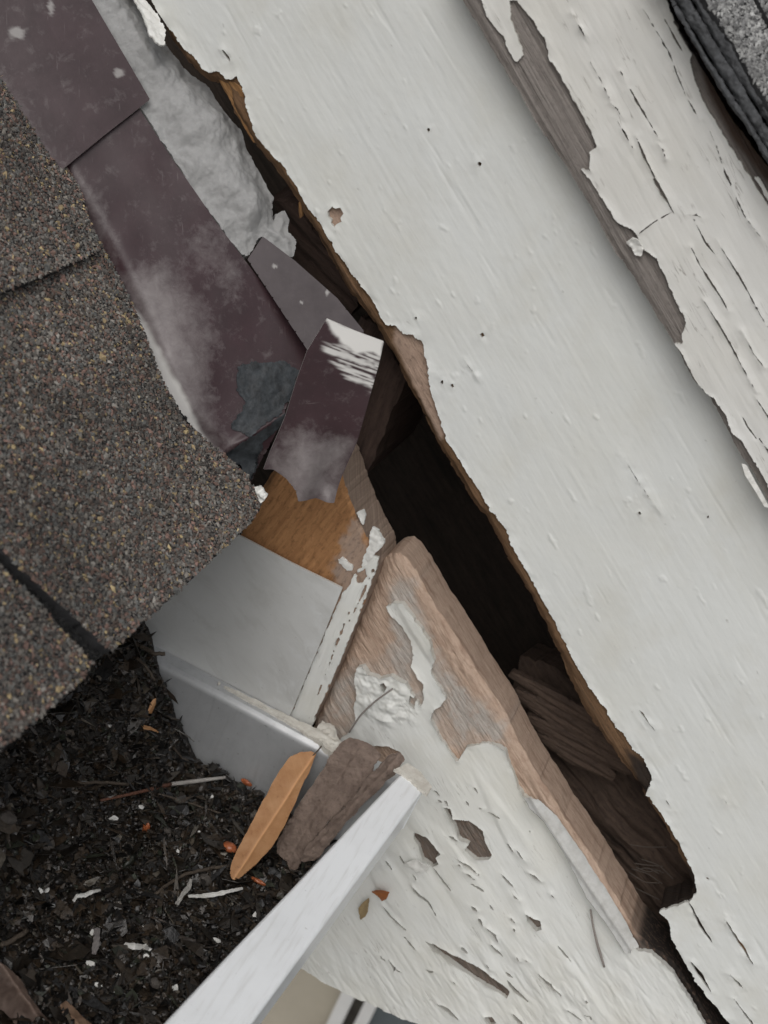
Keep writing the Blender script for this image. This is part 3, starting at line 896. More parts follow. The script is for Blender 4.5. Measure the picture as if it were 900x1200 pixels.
FH += [crack(z2(p), wd) for p, wd in (
    ([(240, 580), (270, 625), (310, 655), (350, 720)], 3.2), ([(105, 665), (140, 715), (200, 770), (230, 795)], 2.2), ([(205, 810), (230, 840), (258, 862)], 3), ([(100, 890), (135, 915)], 2),
    ([(135, 905), (165, 945), (160, 962)], 3), ([(165, 945), (200, 965)], 2), ([(420, 450), (480, 490), (535, 535)], 2.6), ([(470, 520), (495, 535), (522, 557)], 3), ([(500, 575), (530, 590), (555, 607)], 3),
    ([(335, 505), (380, 570), (412, 607)], 2.6), ([(498, 668), (530, 692)], 3), ([(535, 725), (553, 757)], 3.4), ([(570, 765), (605, 795), (618, 828)], 2.8), ([(588, 840), (612, 868), (638, 900)], 3), ([(455, 853), (482, 882)], 3.4),
    ([(655, 1000), (690, 1045), (748, 1097)], 4.6), ([(350, 1100), (400, 1125), (447, 1165)], 5), ([(680, 1145), (710, 1180), (745, 1215)], 4), ([(630, 530), (655, 560), (687, 592)], 2.6), ([(755, 525), (778, 545), (805, 568)], 2.6),
    ([(848, 622), (862, 642)], 2.4), ([(583, 668), (597, 692)], 2.2), ([(680, 618), (715, 647)], 2.2), ([(575, 260), (600, 270), (627, 287)], 2.2), ([(475, 212), (492, 238)], 2.6), ([(505, 145), (530, 180)], 2.2), ([(352, 207), (372, 217)], 3),
    ([(188, 448), (212, 492)], 2.4), ([(125, 473), (152, 510)], 2.4), ([(238, 528), (262, 557)], 2.2), ([(795, 965), (830, 1005), (895, 1062)], 2.2), ([(650, 968), (682, 992)], 2.4), ([(568, 928), (582, 947)], 2), ([(303, 950), (337, 955)], 3.2),
    ([(660, 398), (687, 432)], 1.9), ([(698, 420), (732, 467)], 2), ([(380, 210), (400, 232)], 2.2), ([(530, 240), (550, 250)], 2), ([(335, 165), (360, 190)], 3), ([(400, 365), (440, 385)], 3), ([(415, 990), (440, 1020)], 1.8), ([(700, 890), (712, 912)], 2), ([(735, 900), (760, 918)], 2), ([(685, 770), (692, 785)], 2.6), ([(670, 725), (692, 745)], 2.2), ([(755, 340), (762, 352)], 2), ([(445, 490), (460, 495)], 2))]
FH += [crack(z3(p), wd) for p, wd in (([(120, 965), (170, 1010), (220, 1065)], 2.2), ([(245, 1125), (280, 1155), (320, 1180)], 2.6), ([(200, 840), (230, 880), (265, 920)], 1.5), ([(320, 1150), (350, 1160), (350, 1175)], 2), ([(328, 1080), (338, 1092)], 2))]


def fasc_h(u, v, d, px, py):
    h = .0013 + .00014 * fbm(u * 100, v * 520, 4, 81, .6) + .0009 * fbm(u * 22, v * 34, 3, 83)
    cr = 1 - sstep(-10, 8, sdf([(418, 778), (432, 780), (470, 795), (490, 825), (488, 845), (450, 850), (420, 830)], px, py))
    h = h + cr * (.0004 + .0032 * np.abs(fbm(u * 90, v * 90, 4, 85, .6)))
    low = 1 - sstep(1020, 1130, py + (px - 480) * .0)
    wr = sstep(1040, 1150, py)                        # lower part: coarse wrinkled coats
    h = h + wr * .0009 * np.abs(fbm(u * 60, v * 230, 3, 87)) + .0009 * sstep(.2, .5, fbm(u * 14, v * 60, 2, 88))
    h = h - .0011 * sstep(610, 640, px) * (1 - sstep(690, 720, px)) * np.exp(-((px - 640 - (py - 960) * .62) / 40) ** 2) * sstep(930, 980, py) * (1 - sstep(1060, 1110, py))
    return h + np.exp(d / .0015) * np.maximum(-.0002, .0005 + .0013 * fbm(u * 110, v * 110, 3, 84))


relief('paint', pF, FP + FPL, M_FASC, fb, res=.00045, thick=.0010, height=fasc_h, holes=FH, jag=.0008, hjag=.0004, jscale=420)
# paint peeled back in a long curl beside the bare wood
FLAP = [(616, 936), (624, 934), (632, 937), (653, 957), (683, 1000), (707, 1037), (732, 1078), (749, 1109), (741, 1117), (733, 1117), (717, 1091), (699, 1067), (688, 1053), (672, 1021), (656, 987), (640, 963), (621, 947)]
relief('paint_flap', tri((640, 950, -.0022), (735, 1100, -.0022), (640, 962, -.0050)), FLAP, M_OLDP, fb, res=.0005, thick=.0006, back='follow', jag=.0004,
       height=lambda u, v, d, px, py: -.0022 * np.exp(-((px - 632 - (py - 945) * .66) / 5.5) ** 2) + .0005 * fbm(u * 60, v * 200, 3, 5))
tube('paint_shred', [W(692, 1066, -.002), W(695, 1085, -.0035), W(699, 1103, -.0035), W(708, 1133, -.0022)], [.0005, .0006, .0008, .0006], M_TRIMWOOD, fb, seg=6)
relief('paint_flap', tri((470, 1008, -.004), (505, 1012, -.004), (490, 1022, -.0025)), z2([(200, 495), (235, 485), (270, 490), (315, 505), (300, 530), (270, 535), (240, 522), (200, 518)]), M_WPAINT, fb, res=.0004, thick=.0006, back='follow',
       height=lambda u, v, d, px, py: .0014 * fbm(u * 200, v * 200, 3, 5))
tube('grass_blade', [W(*z1([(300, 622)])[0], -.006), W(*z1([(240, 665)])[0], -.005), W(*z1([(190, 710)])[0], -.005), W(*z1([(148, 775)])[0], -.004)], .0005, M_TRIMWOOD, None, seg=5,
     label='thin dry grass stem stuck to the white paint above the brown leaves', cat='grass')

# ------------------------------------------------------------------ orange sheathing block with a painted strip
pB = wall(-.0060, ZV, XV)
bl = thing('sheathing_block', 'orange brown wood end with flaking white paint strip under the bent flashing', 'wood block', W(380, 740, -.02))
BP = [(296, 585), (325, 545), (380, 520), (396, 545), (405, 575), (417, 604), (430, 632), (440, 648), (442, 664), (418, 728), (392, 790), (376, 826), (361, 857), (335, 846), (220, 800)]
relief('board', pB, BP, M_PLY, bl, res=.0006, thick=.029, jag=.0007, jscale=260,
       height=lambda u, v, d, px, py: .0006 * fbm(u * 30, v * 330, 4, 91) - .0014 * (1 - sstep(0, .002, -d)),
       masks={'m': lambda u, v, d, px, py: soft([(384, 668), (402, 640), (412, 605), (430, 632), (445, 660), (400, 780), (365, 860), (330, 845), (398, 690)], 5, 12, .05)(u, v, d, px, py) * .5})
PS = [(403, 692), (410, 684), (415, 672), (424, 664), (426, 650), (433, 640), (437, 650), (444, 652), (442, 664), (430, 697), (418, 728), (405, 760), (392, 790), (376, 826), (362, 858), (345, 850), (337, 845), (341, 838), (372, 765)]
relief('paint', pB, PS, M_FASC, bl, res=.0004, thick=.0005, jag=.0011, jscale=420,
       holes=[z1([(175, 215), (205, 200), (215, 225), (195, 250), (175, 245)]), crack(z1([(150, 350), (110, 450), (40, 640)]), 1.5), crack(z1([(235, 200), (190, 300), (150, 380)]), 2.0)],
       height=lambda u, v, d, px, py: .0010 + .0003 * fbm(u * 50, v * 420, 3, 92) + np.exp(d / .001) * .0007 * fbm(u * 200, v * 200, 2, 93))
relief('paint_flap', pB, z1([(230, 50), (250, 60), (275, 95), (265, 120), (240, 145), (225, 165), (205, 185), (200, 170), (215, 130), (222, 90)]), M_WPAINT, bl, res=.0004, thick=.0004, jag=.0009, jscale=420, height=lambda u, v, d, px, py: .0012 + .0007 * fbm(u * 300, v * 300, 3, 5))
relief('paint_flap', pB, z1([(175, 0), (200, -10), (208, 15), (200, 45), (190, 30)]), M_WPAINT, bl, res=.0004, thick=.0004, jag=.0006, jscale=420, height=lambda u, v, d, px, py: .0012 + .0007 * fbm(u * 300, v * 300, 3, 6))
relief('paint_flap', pB, z1([(105, 165), (125, 155), (160, 185), (165, 205), (145, 205), (125, 190)]), M_WPAINT, bl, res=.0004, thick=.0004, jag=.0012, jscale=520, height=lambda u, v, d, px, py: .0008 + .0005 * fbm(u * 300, v * 300, 3, 7))

# grey sheet metal closing the end of the eave
relief('metal_sheet', wall(-.0092, XV, ZV), [(268, 622), (284, 629), (342, 659), (401, 689), (372, 762), (339, 841), (325, 836), (240, 795), (150, 747), (150, 700)], M_SHEET, res=.0008, thick=.0012, back='follow',
       height=lambda u, v, d, px, py: .0012 * fbm(u * 18, v * 18, 2, 4) + .0022 * sstep(380, 405, px) * sstep(720, 690, py) * 0 + .0004,
       masks={'m': lambda u, v, d, px, py: np.maximum(soft([(405, 690), (375, 690), (330, 760), (290, 790), (330, 840), (345, 840)], 12, 12)(u, v, d, px, py), 0)},
       label='flat dull grey metal sheet between the shingles and the gutter end', cat='metal sheet')

# ------------------------------------------------------------------ gutter
ZL = Z0 - .1007
gt = thing('gutter', 'white metal gutter choked with black debris, its bright lip cut off at the fascia', 'gutter', (0, -.2, Z0 - .2))
CAPP = [(140, 752), (163, 764), (378, 878), (430, 903), (472, 920), (450, 962), (424, 1000), (385, 1038), (300, 1060), (200, 1030), (60, 900)]
relief('end_cap', wall(-.0215, XV, ZV), CAPP, M_CAP, gt, res=.0006, thick=.0112,
       height=lambda u, v, d, px, py: -.0040 * (1 - np.sqrt(1 - (1 - np.clip(-d / .004, 0, 1)) ** 2)) + .0007 * fbm(u * 20, v * 20, 2, 3))
relief('caulk', Plane(W(320, 846, -.0215) + ZV * .0003, XV, -YV), [(250, 797), (300, 821), (340, 841), (370, 855), (376, 848), (390, 855), (400, 872), (398, 888), (380, 876), (350, 855), (320, 837), (285, 818)], M_CAULK, gt, res=.0004, thick=.003, jag=.0007, jscale=300,
       height=lambda u, v, d, px, py: .0006 + .0024 * sstep(355, 390, px) * sstep(-.4, .4, fbm(u * 160, v * 160, 3, 4)) + .0008 * fbm(u * 200, v * 200, 3, 6))

ys = np.concatenate([np.linspace(-.0345, -.26, 24), np.linspace(-.28, -.75, 10)])


def lip_in(y): return .0603 + .125 * np.maximum(y + .0355, -.26) + .02 * np.minimum(y + .2955, 0)
def lip_out(y): return .0736 + .065 * np.maximum(y + .035, -.26) + .02 * np.minimum(y + .295, 0)


def sweep(name, prof, mat, parent, closed, caps=False, **kw):
    """prof(y) -> list of (x, z)"""
    R = np.array([[(x, y, z) for x, z in prof(y)] for y in ys])
    n, k = R.shape[:2]
    V = R.reshape(-1, 3)
    i = np.arange(n - 1)[:, None] * k
    j = np.arange(k if closed else k - 1)[None]; j2 = (j + 1) % k
    F = np.stack([i + j, i + j2, i + k + j2, i + k + j], -1).reshape(-1, 4)
    fl = [F]
    if caps:
        fl.append(np.arange(k)[None]); fl.append(((n - 1) * k + np.arange(k))[None, ::-1])
    return mesh_obj(name, V, fl, mat, parent, smooth=False, **kw)


def lip_prof(y):
    a, b = lip_in(y), lip_out(y)
    z = ZL + .0004 * math.sin(y * 60) + .0003 * math.sin(y * 23)
    r = .0014
    return [(a, z - .006), (a, z - r), (a + r * .3, z - r * .3), (a + r, z), (b - r, z), (b - r * .3, z - r * .3), (b, z - r), (b - .0010, z - .006), (b - .0018, z - .0285), (b - .0035, z - .0295), (b - .0048, z - .0285), (b - .0048, z - .006)]


lp = sweep('lip', lip_prof, M_GUT, gt, True, True)
md = lp.modifiers.new('bevel', 'BEVEL'); md.width = .0005; md.segments = 2; md.limit_method = 'ANGLE'
# dirty cut end of the lip
relief('cut_end', Plane(np.array([.067, -.0348, ZL + .0004]), XV, YV), [(462, 902), (478, 894), (492, 905), (507, 922), (500, 932), (490, 924), (482, 915)], M_CAULK, gt, res=.0005, thick=.001, jag=.0008, height=lambda u, v, d, px, py: .0003 + .0004 * fbm(u * 300, v * 300, 3, 6))


def trough_prof(y):
    b = lip_out(y) - .0045
    t = .0012
    out = [(b - .001, ZL - .026), (b - .009, ZL - .034), (b - .019, ZL - .048), (b - .025, ZL - .06), (b - .031, ZL - .075), (b - .05, ZL - .079), (-.1065, ZL - .079), (-.1065, ZL - .040)]
    inn = [(x - t if k < 6 else x + t, z + (t if 4 < k < 7 else 0)) for k, (x, z) in enumerate(out)]
    return out + inn[::-1]


sweep('trough', trough_prof, M_GUT, gt, True, True)

# ------------------------------------------------------------------ lower roof
RO = W(120, 290, -.045)
lr = thing('lower_roof', 'brown and grey asphalt shingle roof sloping down to the gutter', 'roof', RO)
pG = Plane(RO, S, YV)
obox('deck', RO + S * -.55 - N * .022 - YV * .75, S * .66, N * .012, YV * .757, M_DECK, lr)
box('eave_board', (-.128, -.75, Z0 - .19), (-.109, -.036, Z0 + .002), M_DECK, lr)
SA = [(306, 588), (301, 604), (278, 628), (250, 655), (215, 688), (170, 728), (131, 763), (118, 755), (60, 700), (-2, 643), (-150, 505), (-250, 380), (0, 318), (112, 272), (122, 290), (162, 370), (190, 440), (215, 492), (262, 532), (288, 556)]
SB = [(112, 777), (92, 802), (50, 838), (0, 881), (-120, 985), (-330, 760), (-160, 520), (-4, 656), (56, 719)]
SC = [(117, 294), (60, 320), (0, 344), (-120, 398), (-330, 120), (-120, -120), (0, 60), (84, 190)]
SD = [(282, 620), (258, 644), (215, 684), (130, 757), (70, 812), (0, 874), (-100, 960), (-220, 800), (0, 500), (150, 400), (240, 520)]


def sh_h(seed, curl=.0):
    return lambda u, v, d, px, py: .0009 * fbm(u * 28, v * 28, 3, seed) + .0003 * fbm(u * 130, v * 130, 2, seed + 1) - .0006 * (1 - sstep(0, .0018, -d if np.ndim(d) else 1.0))


for k, (pp, dz, hf) in enumerate(((SD, -.0042, sh_h(3)), (SA, 0.0, sh_h(5)), (SB, -.0005, sh_h(9)), (SC, .0042, sh_h(13)))):
    pk = Plane(RO + N * dz, S, YV)
    o = relief('shingle', pk, pp, M_ASPH, lr, res=.0014, thick=.0036, height=hf, jag=.0009, jscale=330)
    granules('granules', pk, pp, o, palette=PAL if k else [(.014, .014, .013), (.008, .008, .008)], weights=PALW if k else [.5, .5], hfn=hf, d=.00102 if k else .0012, size=.00081 if k else .0009)  # under-shingle granules near black: the slot's shade painted in

# ------------------------------------------------------------------ sealant behind the flashing
SE = [(60, -45), (150, -45), (165, -2), (180, 25), (192, 52), (206, 66), (222, 84), (240, 98), (255, 122), (268, 140), (280, 152), (288, 172), (298, 192), (312, 216), (321, 232), (320, 262), (324, 250), (334, 246), (339, 258), (337, 272), (347, 282), (344, 300), (336, 304), (318, 288), (306, 276), (292, 300), (284, 296), (235, 235), (185, 160), (140, 90), (100, 20)]


def seal_h(u, v, d, px, py):
    a = sdf([(90, -10), (175, 115), (235, 225), (300, 300), (250, 340), (60, 60)], px, py)      # distance from the flashing edge
    rid = np.abs(fbm(px * .018 + py * .012, (px * .55 - py * .83) * .05 + 3, 4, 101, .6))
    bx = (px * .55 + py * .83); ax = (px * .83 - py * .55)
    h = .007 * sstep(0, .016, -d) + .0042 * np.abs(fbm(bx * .012, ax * .020 + .6 * fbm(px * .02, py * .02, 2, 9), 3, 101, .45)) * sstep(0, .006, -d)
    h = h + .0042 * fbm(px * .020, py * .026, 3, 103, .45) + .0011 * fbm(px * .10, py * .07, 4, 105, .65) + .0022 * np.abs(fbm(px * .05, py * .014, 2, 107)) * sstep(120, 250, py)
    return h


relief('sealant_bead', tri((100, 0, -.006), (300, 300, -.006), (200, 60, .010)), SE, M_SEAL, None, res=.0006, thick=.01, jag=.0008, height=seal_h,
       label='lumpy grey sealant bead smeared between brown flashing and rake board', cat='sealant')

# ------------------------------------------------------------------ step flashing pieces
FG = 'step flashing pieces along the roof edge'


def nullm(u, v, d, px, py): return np.zeros_like(u)


def dots(lst, k=.9):
    def f(u, v, d, px, py):
        m = np.zeros_like(u)
        for x, y, rx, ry in lst:
            r = np.hypot((px - x) / rx, (py - y) / ry) + .5 * fbm(px * .15, py * .15, 3, 4)
            m = np.maximum(m, k * (1 - sstep(.55, 1.0, r)))
        return m
    return f


pFB = tri((120, 290, -.0475), (262, 532, -.0480), (250, 260, -.0125))
pFA = Plane(pFB.o + pFB.n * .0022, pFB.e1, pFB.e2)
relief('step_flashing', pFA, [(70, -60), (108, 0), (176, 116), (120, 160), (69, 202), (0, 100), (-60, 5), (-40, -60)], M_FLASH, None, res=.001, thick=.0009, back='follow',
       height=lambda u, v, d, px, py: .0008 * fbm(u * 20, v * 20, 2, 5),
       masks={'m': lambda u, v, d, px, py: .55 * soft([(-60, 60), (0, 80), (70, 195), (95, 185), (69, 210), (-60, 40)], 26, 10)(u, v, d, px, py), 'w': dots([(20, 38, 11, 9), (139, 86, 7, 7), (60, 10, 4, 10)], .33)},
       label='dark purple brown flashing piece lapping over the chalky one, beside grey sealant', cat='flashing', group=FG)


def fb_h(u, v, d, px, py):
    left = sdf([(72, 206), (120, 290), (160, 368), (182, 430), (216, 490), (262, 532), (400, 560), (460, 300), (200, -40), (-20, 40)], px, py)
    h = .0012 * fbm(u * 22, v * 22, 3, 6) - .0035 * (1 - sstep(0, 26, -left)) ** 2
    # crumpled lower end: a crease running from (255,535) to (340,480)
    cre = (py - 535) + (px - 255) * .62
    h = h - .0035 * sstep(-6, 40, cre) + .0016 * np.exp(-(cre / 6) ** 2)
    h = h + .0028 * np.exp(-((px - 205) / 36) ** 2 - ((py - 440) / 70) ** 2)
    return h


fbp = relief('step_flashing', pFB, [(52, 176), (150, 105), (166, 131), (205, 190), (250, 257), (300, 322), (362, 405), (346, 450), (325, 505), (306, 548), (298, 566), (282, 552), (262, 534), (240, 514), (216, 492), (196, 462), (180, 430), (168, 392), (158, 366), (138, 325), (118, 288), (92, 245), (70, 206)], M_FLASH, None, res=.0008, thick=.0009, back='follow', height=fb_h,
       masks={'m': lambda u, v, d, px, py: np.maximum(np.maximum(soft([(150, 330), (185, 320), (215, 345), (238, 400), (245, 450), (250, 500), (262, 532), (215, 492), (175, 420)], 42, 22, .02)(u, v, d, px, py), .55 * soft([(90, 205), (120, 240), (140, 300), (140, 320), (75, 210)], 26, 10)(u, v, d, px, py)), .45 * soft([(200, 270), (260, 270), (290, 320), (280, 350), (215, 320)], 26, 34, .04, 7)(u, v, d, px, py)),  # chalk patches; the wide soft one also paints sky reflection on the curve
              'w': lambda u, v, d, px, py: .8 * soft([(157, 360), (170, 378), (190, 420), (208, 450), (230, 490), (246, 518), (240, 516), (216, 492), (180, 430), (166, 392)], 4, 5)(u, v, d, px, py)},  # white edge patch, brightened to paint in its gloss
       label='long chalky brown flashing piece with a slate coloured smear, curling over shingles', cat='flashing', group=FG)
relief('tar_shade_smear', pFB, [(277, 430), (295, 424), (310, 426), (333, 422), (352, 433), (345, 455), (330, 485), (308, 500), (293, 513), (267, 503), (275, 490), (287, 473), (277, 457)], M_TAR_SHADE, fbp, res=.0006, thick=.003, jag=.0018, jscale=260,
       height=lambda u, v, d, px, py: fb_h(u, v, d, px, py) + .0005 + .0006 * fbm(u * 160, v * 160, 3, 9) * sstep(0, .002, -d))
relief('tar_shade_smear', pFB, [(252, 540), (272, 528), (300, 508), (336, 482), (330, 500), (308, 520), (300, 560), (292, 562), (284, 545), (268, 545)], M_TAR_SHADE, fbp, res=.0006, thick=.003, jag=.0018, jscale=260,  # dark patch painted for the shade and black crack at the crumpled end
       height=lambda u, v, d, px, py: fb_h(u, v, d, px, py) + .0005 + .0006 * fbm(u * 160, v * 160, 3, 9) * sstep(0, .002, -d))
relief('step_flashing', tri((293, 300, -.0085), (308, 277, -.004), (425, 388, -.006)), [(290, 304), (308, 277), (345, 305), (395, 349), (426, 387), (415, 440), (380, 440), (340, 380)], M_FLASHD, None, res=.0008, thick=.0009, back='follow',
       height=lambda u, v, d, px, py: .0008 * fbm(u * 25, v * 25, 2, 5), masks={'w': dots([(322, 312, 4, 2.5), (353, 354, 3, 2.5), (383, 343, 2.5, 4)], .4)},
       label='small clean dark triangular flashing corner between sealant and rake board', cat='flashing', group=FG)


def fd_h(u, v, d, px, py):
    low = sstep(480, 585, py)
    h = .0008 * fbm(u * 30, v * 30, 2, 5) + low * (.0040 * np.cos((px - 352 + (py - 560) * .2) * .085) - .002)
    h = h + .0035 * sstep(568, 592, py) * np.exp(-((px - 386) / 9) ** 2)
    return h


def fd_w(u, v, d, px, py):
    a = 1 - sstep(-3, 2, sdf([(381, 371), (452, 398), (446, 418), (430, 412), (418, 414), (402, 404), (390, 392)], px, py) + 3 * fbm(px * .09, py * .09, 3, 2))
    q = (px - 380) * .33 - (py - 410)                # across the brush strokes
    al = (px - 380) + (py - 410) * .33
    st = fbm(al * .014, q * .62, 4, 6, .65)
    b = (1 - sstep(-4, 3, sdf([(376, 408), (392, 404), (420, 408), (447, 416), (442, 440), (436, 458), (425, 450), (405, 442), (392, 424)], px, py) + 9 * fbm(al * .03, q * .3, 3, 8))) * sstep(-.25, .2, st)
    return np.maximum(a * .95, b * .8)


relief('step_flashing', tri((382, 374, -.0425), (450, 400, -.030), (372, 588, -.046)), [(383, 373), (415, 387), (450, 400), (444, 428), (436, 456), (427, 488), (418, 520), (408, 545), (402, 562), (393, 592), (383, 591), (371, 587), (349, 586), (346, 574), (336, 562), (322, 554), (310, 554), (318, 530), (334, 490), (348, 445), (360, 411)], M_FLASH, None, res=.0006, thick=.0008, back='follow', height=fd_h,
       masks={'m': soft([(335, 520), (355, 500), (390, 520), (408, 520), (400, 560), (392, 592), (345, 588), (315, 555)], 26, 22, .03), 'w': fd_w},  # m: chalk with painted sky sheen on the bent end; w: brush marks
       label='bent brown flashing flap with white brush marks hanging over the orange wood', cat='flashing', group=FG)
relief('paint_fleck', tri((296, 574, -.0585), (312, 572, -.0575), (306, 590, -.0590)), [(298, 571), (304, 569), (309, 574), (314, 579), (310, 586), (305, 590), (301, 582)], M_WPAINT, None, res=.0003, thick=.0008, back='follow', jag=.0006, jscale=500,
       height=lambda u, v, d, px, py: .002 * fbm(u * 400, v * 400, 2, 5), label='bright white paint fleck at the tip of the shingle corner', cat='paint fleck')

# ------------------------------------------------------------------ debris in the gutter
ZD = W(270, 908, -.0215)[2]


def soil_base(x, y):
    return .072 * sstep(-.030, -.108, x) - .006 * sstep(.02, .06, x) + .006 * sstep(-.10, -.30, y)


def soil_h(x, y):
    return soil_base(x, y) + .0065 * fbm(x * 50, y * 50, 3, 111) + .0040 * fbm(x * 170, y * 170, 4, 113, .6)


def lipx(y): return np.interp(y, ys[::-1], [lip_out(t) - .034 for t in ys[::-1]])


pS = Plane(np.array([0, 0, ZD]), XV, YV)
SOILP = {'uv': [(-.1080, -.0232), (.045, -.0232), (.036, -.15), (.028, -.25), (.014, -.60), (-.1080, -.60)]}
relief('compost', pS, SOILP, M_SOIL, None, res=.0010, thick=.02, height=lambda u, v, d, px, py: soil_h(u, v), kind='stuff',
       label='wet black compost filling the gutter trough', cat='compost')


def on_soil(px, py, lift=0.0):
    z = ZD
    for _ in range(12):
        P = H(px, py, z)
        z = .5 * z + .5 * (ZD + soil_h(P[0], P[1]) + lift)
    return H(px, py, z)


def flakes(name, n, lmin, lmax, pal, wts, asp, seed, label, cat, ymin=-.32, lift=.0006):
    r = np.random.default_rng(seed)
    x = r.uniform(-.104, .042, n); y = -.0255 - (-.0255 - ymin) * r.random(n)
    x = np.minimum(x, .044 + (y + .0435) * .075)
    z = ZD + soil_h(x, y) + lift + r.uniform(0, .0015, n)
    L = r.uniform(lmin, lmax, n) * r.lognormal(0, .3, n); Wd = L * r.uniform(asp[0], asp[1], n)
    a = r.uniform(0, 6.283, n); t1 = r.normal(0, .38, n); t2 = r.normal(0, .45, n)
    e1 = np.stack([np.cos(a) * np.cos(t1), np.sin(a) * np.cos(t1), np.sin(t1)], -1)
    b = np.stack([-np.sin(a), np.cos(a), 0 * a], -1)
    nn = np.cross(e1, b)
    e2 = b * np.cos(t2)[:, None] + nn * np.sin(t2)[:, None]; nn = np.cross(e1, e2)
    # eight points round a ragged blade, bent along its length, plus an underside
    gu = np.array([-1, -.45, .4, 1, .45, -.4]); gv = np.array([0, -1, -.85, 0, 1, .8]); gh = np.array([-.5, .25, .2, -.4, .3, .15])
    gu = gu + r.uniform(-.22, .22, (n, 6)); gv = gv + r.uniform(-.3, .3, (n, 6)); gh = gh * r.uniform(-.4, 1, (n, 1)) + r.uniform(-.15, .15, (n, 6))
    c = np.stack([x, y, z], -1)
    V = c[:, None] + (gu * L[:, None] * .5)[..., None] * e1[:, None] + (gv * Wd[:, None] * .5)[..., None] * e2[:, None] + (gh * Wd[:, None] * .5)[..., None] * nn[:, None]
    V2 = V - nn[:, None] * .00025
    VV = np.concatenate([V, V2], 1).reshape(-1, 3)
    f = np.array([[0, 1, 5, 5], [1, 2, 4, 5], [2, 3, 4, 4]])
    T = np.array([[0, 1, 5], [2, 3, 4], [6, 11, 7], [8, 10, 9]]); Q = np.array([[1, 2, 4, 5], [7, 11, 10, 8]])
    sd = np.array([[i, i + 6, (i + 1) % 6 + 6, (i + 1) % 6] for i in range(6)])
    Q = np.concatenate([Q, sd])
    off = (np.arange(n) * 12)[:, None, None]
    pal = np.asarray(pal); k = r.choice(len(pal), n, p=wts)
    cc = np.repeat(pal[k] * r.uniform(.55, 1.35, (n, 1)), 12, 0)
    return mesh_obj(name, VV, [(Q[None] + off).reshape(-1, 4), (T[None] + off).reshape(-1, 3)], M_LITTER, None, colors=cc, smooth=False, kind='stuff', label=label, cat=cat)


LP = [(.024, .019, .014), (.045, .032, .021), (.012, .011, .010), (.055, .042, .030), (.10, .085, .065), (.045, .05, .035), (.17, .155, .13)]
flakes('leaf_litter', 15000, .0012, .0042, LP, [.30, .24, .26, .11, .025, .055, .01], (.4, 1.0), 5, 'dark shredded leaf litter over the gutter compost', 'leaf litter')
flakes('matted_leaf_litter', 900, .006, .013, LP, [.34, .26, .22, .12, .02, .035, .005], (.3, .7), 9, 'matted wet leaf fragments sunk in the gutter compost', 'leaf litter', lift=.0004)
flakes('needle_litter', 1300, .005, .015, LP, [.28, .27, .18, .17, .04, .05, .01], (.06, .16), 6, 'thin dark needles and stalks strewn over the gutter compost', 'leaf litter', lift=.0012)



def crumbs(n, size, pal, seed):
    r = np.random.default_rng(seed)
    x = r.uniform(-.104, .042, n); y = -.0245 - .295 * r.random(n)
    x = np.minimum(x, .044 + (y + .0295) * .075)
    c = np.stack([x, y, ZD + soil_h(x, y) + r.uniform(-.2, 1.2, n) * size], -1)
    sc = size * r.lognormal(0, .45, (n, 1, 1)) * r.uniform(.5, 1.3, (n, 1, 3))
    vo = (OCT[None] + r.uniform(-.4, .4, (n, 6, 3))) * sc
    pal = np.asarray(pal); cc = np.repeat(pal[r.integers(0, len(pal), n)] * r.uniform(.5, 1.5, (n, 1)), 6, 0)
    return mesh_obj('compost_crumbs', (c[:, None] + vo).reshape(-1, 3), (OCTF[None] + (np.arange(n) * 6)[:, None, None]).reshape(-1, 3), M_LITTER, None, colors=cc, smooth=True, kind='stuff',
                    label='fine dark crumbs of soil and bark over the gutter compost', cat='compost')


crumbs(9000, .0010, [(.018, .015, .013), (.03, .024, .019), (.012, .011, .010), (.042, .034, .027), (.022, .024, .018), (.06, .052, .045), (.03, .02, .016)], 31)

# single things lying in the debris
tube('twig', [on_soil(118, 938, .004), on_soil(160, 929, .005), on_soil(200, 919, .006)], [.0006, .0009, .0011], simple('red_brown_bark', (.16, .07, .045), (.09, .045, .03), 400, .6), None,
     label='thin red brown twig lying beside the end cap', cat='twig')
tube('twig', [on_soil(200, 919, .006), on_soil(232, 915, .007), on_soil(264, 911, .008)], [.0011, .0011, .0008], simple('bleached_bark', (.42, .40, .37), (.28, .26, .24), 400, .7), None,
     label='pale grey bleached twig continuing from the red brown one', cat='twig')
BARK = simple('grey_brown_bark', (.10, .08, .06), (.055, .043, .034), 400, .7)
for pts, rr, lb in (([(182, 1048), (198, 1035), (215, 1025), (240, 1018), (268, 1015)], .0008, 'curved brown stem reaching the tip of the orange leaf'),
                    ([(70, 919), (110, 917), (150, 919)], .0008, 'short brown twig lying level with the red twig'),
                    ([(185, 930), (225, 942), (262, 955)], .0005, 'hair thin grey stalk under the pale twig'),
                    ([(0, 1108), (14, 1102), (32, 1090)], .0011, 'stubby grey twig above the curled brown leaf'),
                    ([(165, 757), (180, 766), (194, 766)], .0010, 'dark wet twig end poking out at the shingle corner'),
                    ([(160, 770), (172, 782), (182, 798)], .0007, 'dark wet stalk hanging against the end cap')):
    tube('twig', [on_soil(x, y, .004) if y > 800 else W(x, y, -.047 - .003 * (k % 2)) for k, (x, y) in enumerate(pts)], rr, BARK, None, wob=.0002, label=lb, cat='twig')

CG = 'white paint chips in the gutter debris'
CL = 'small white paint chip'


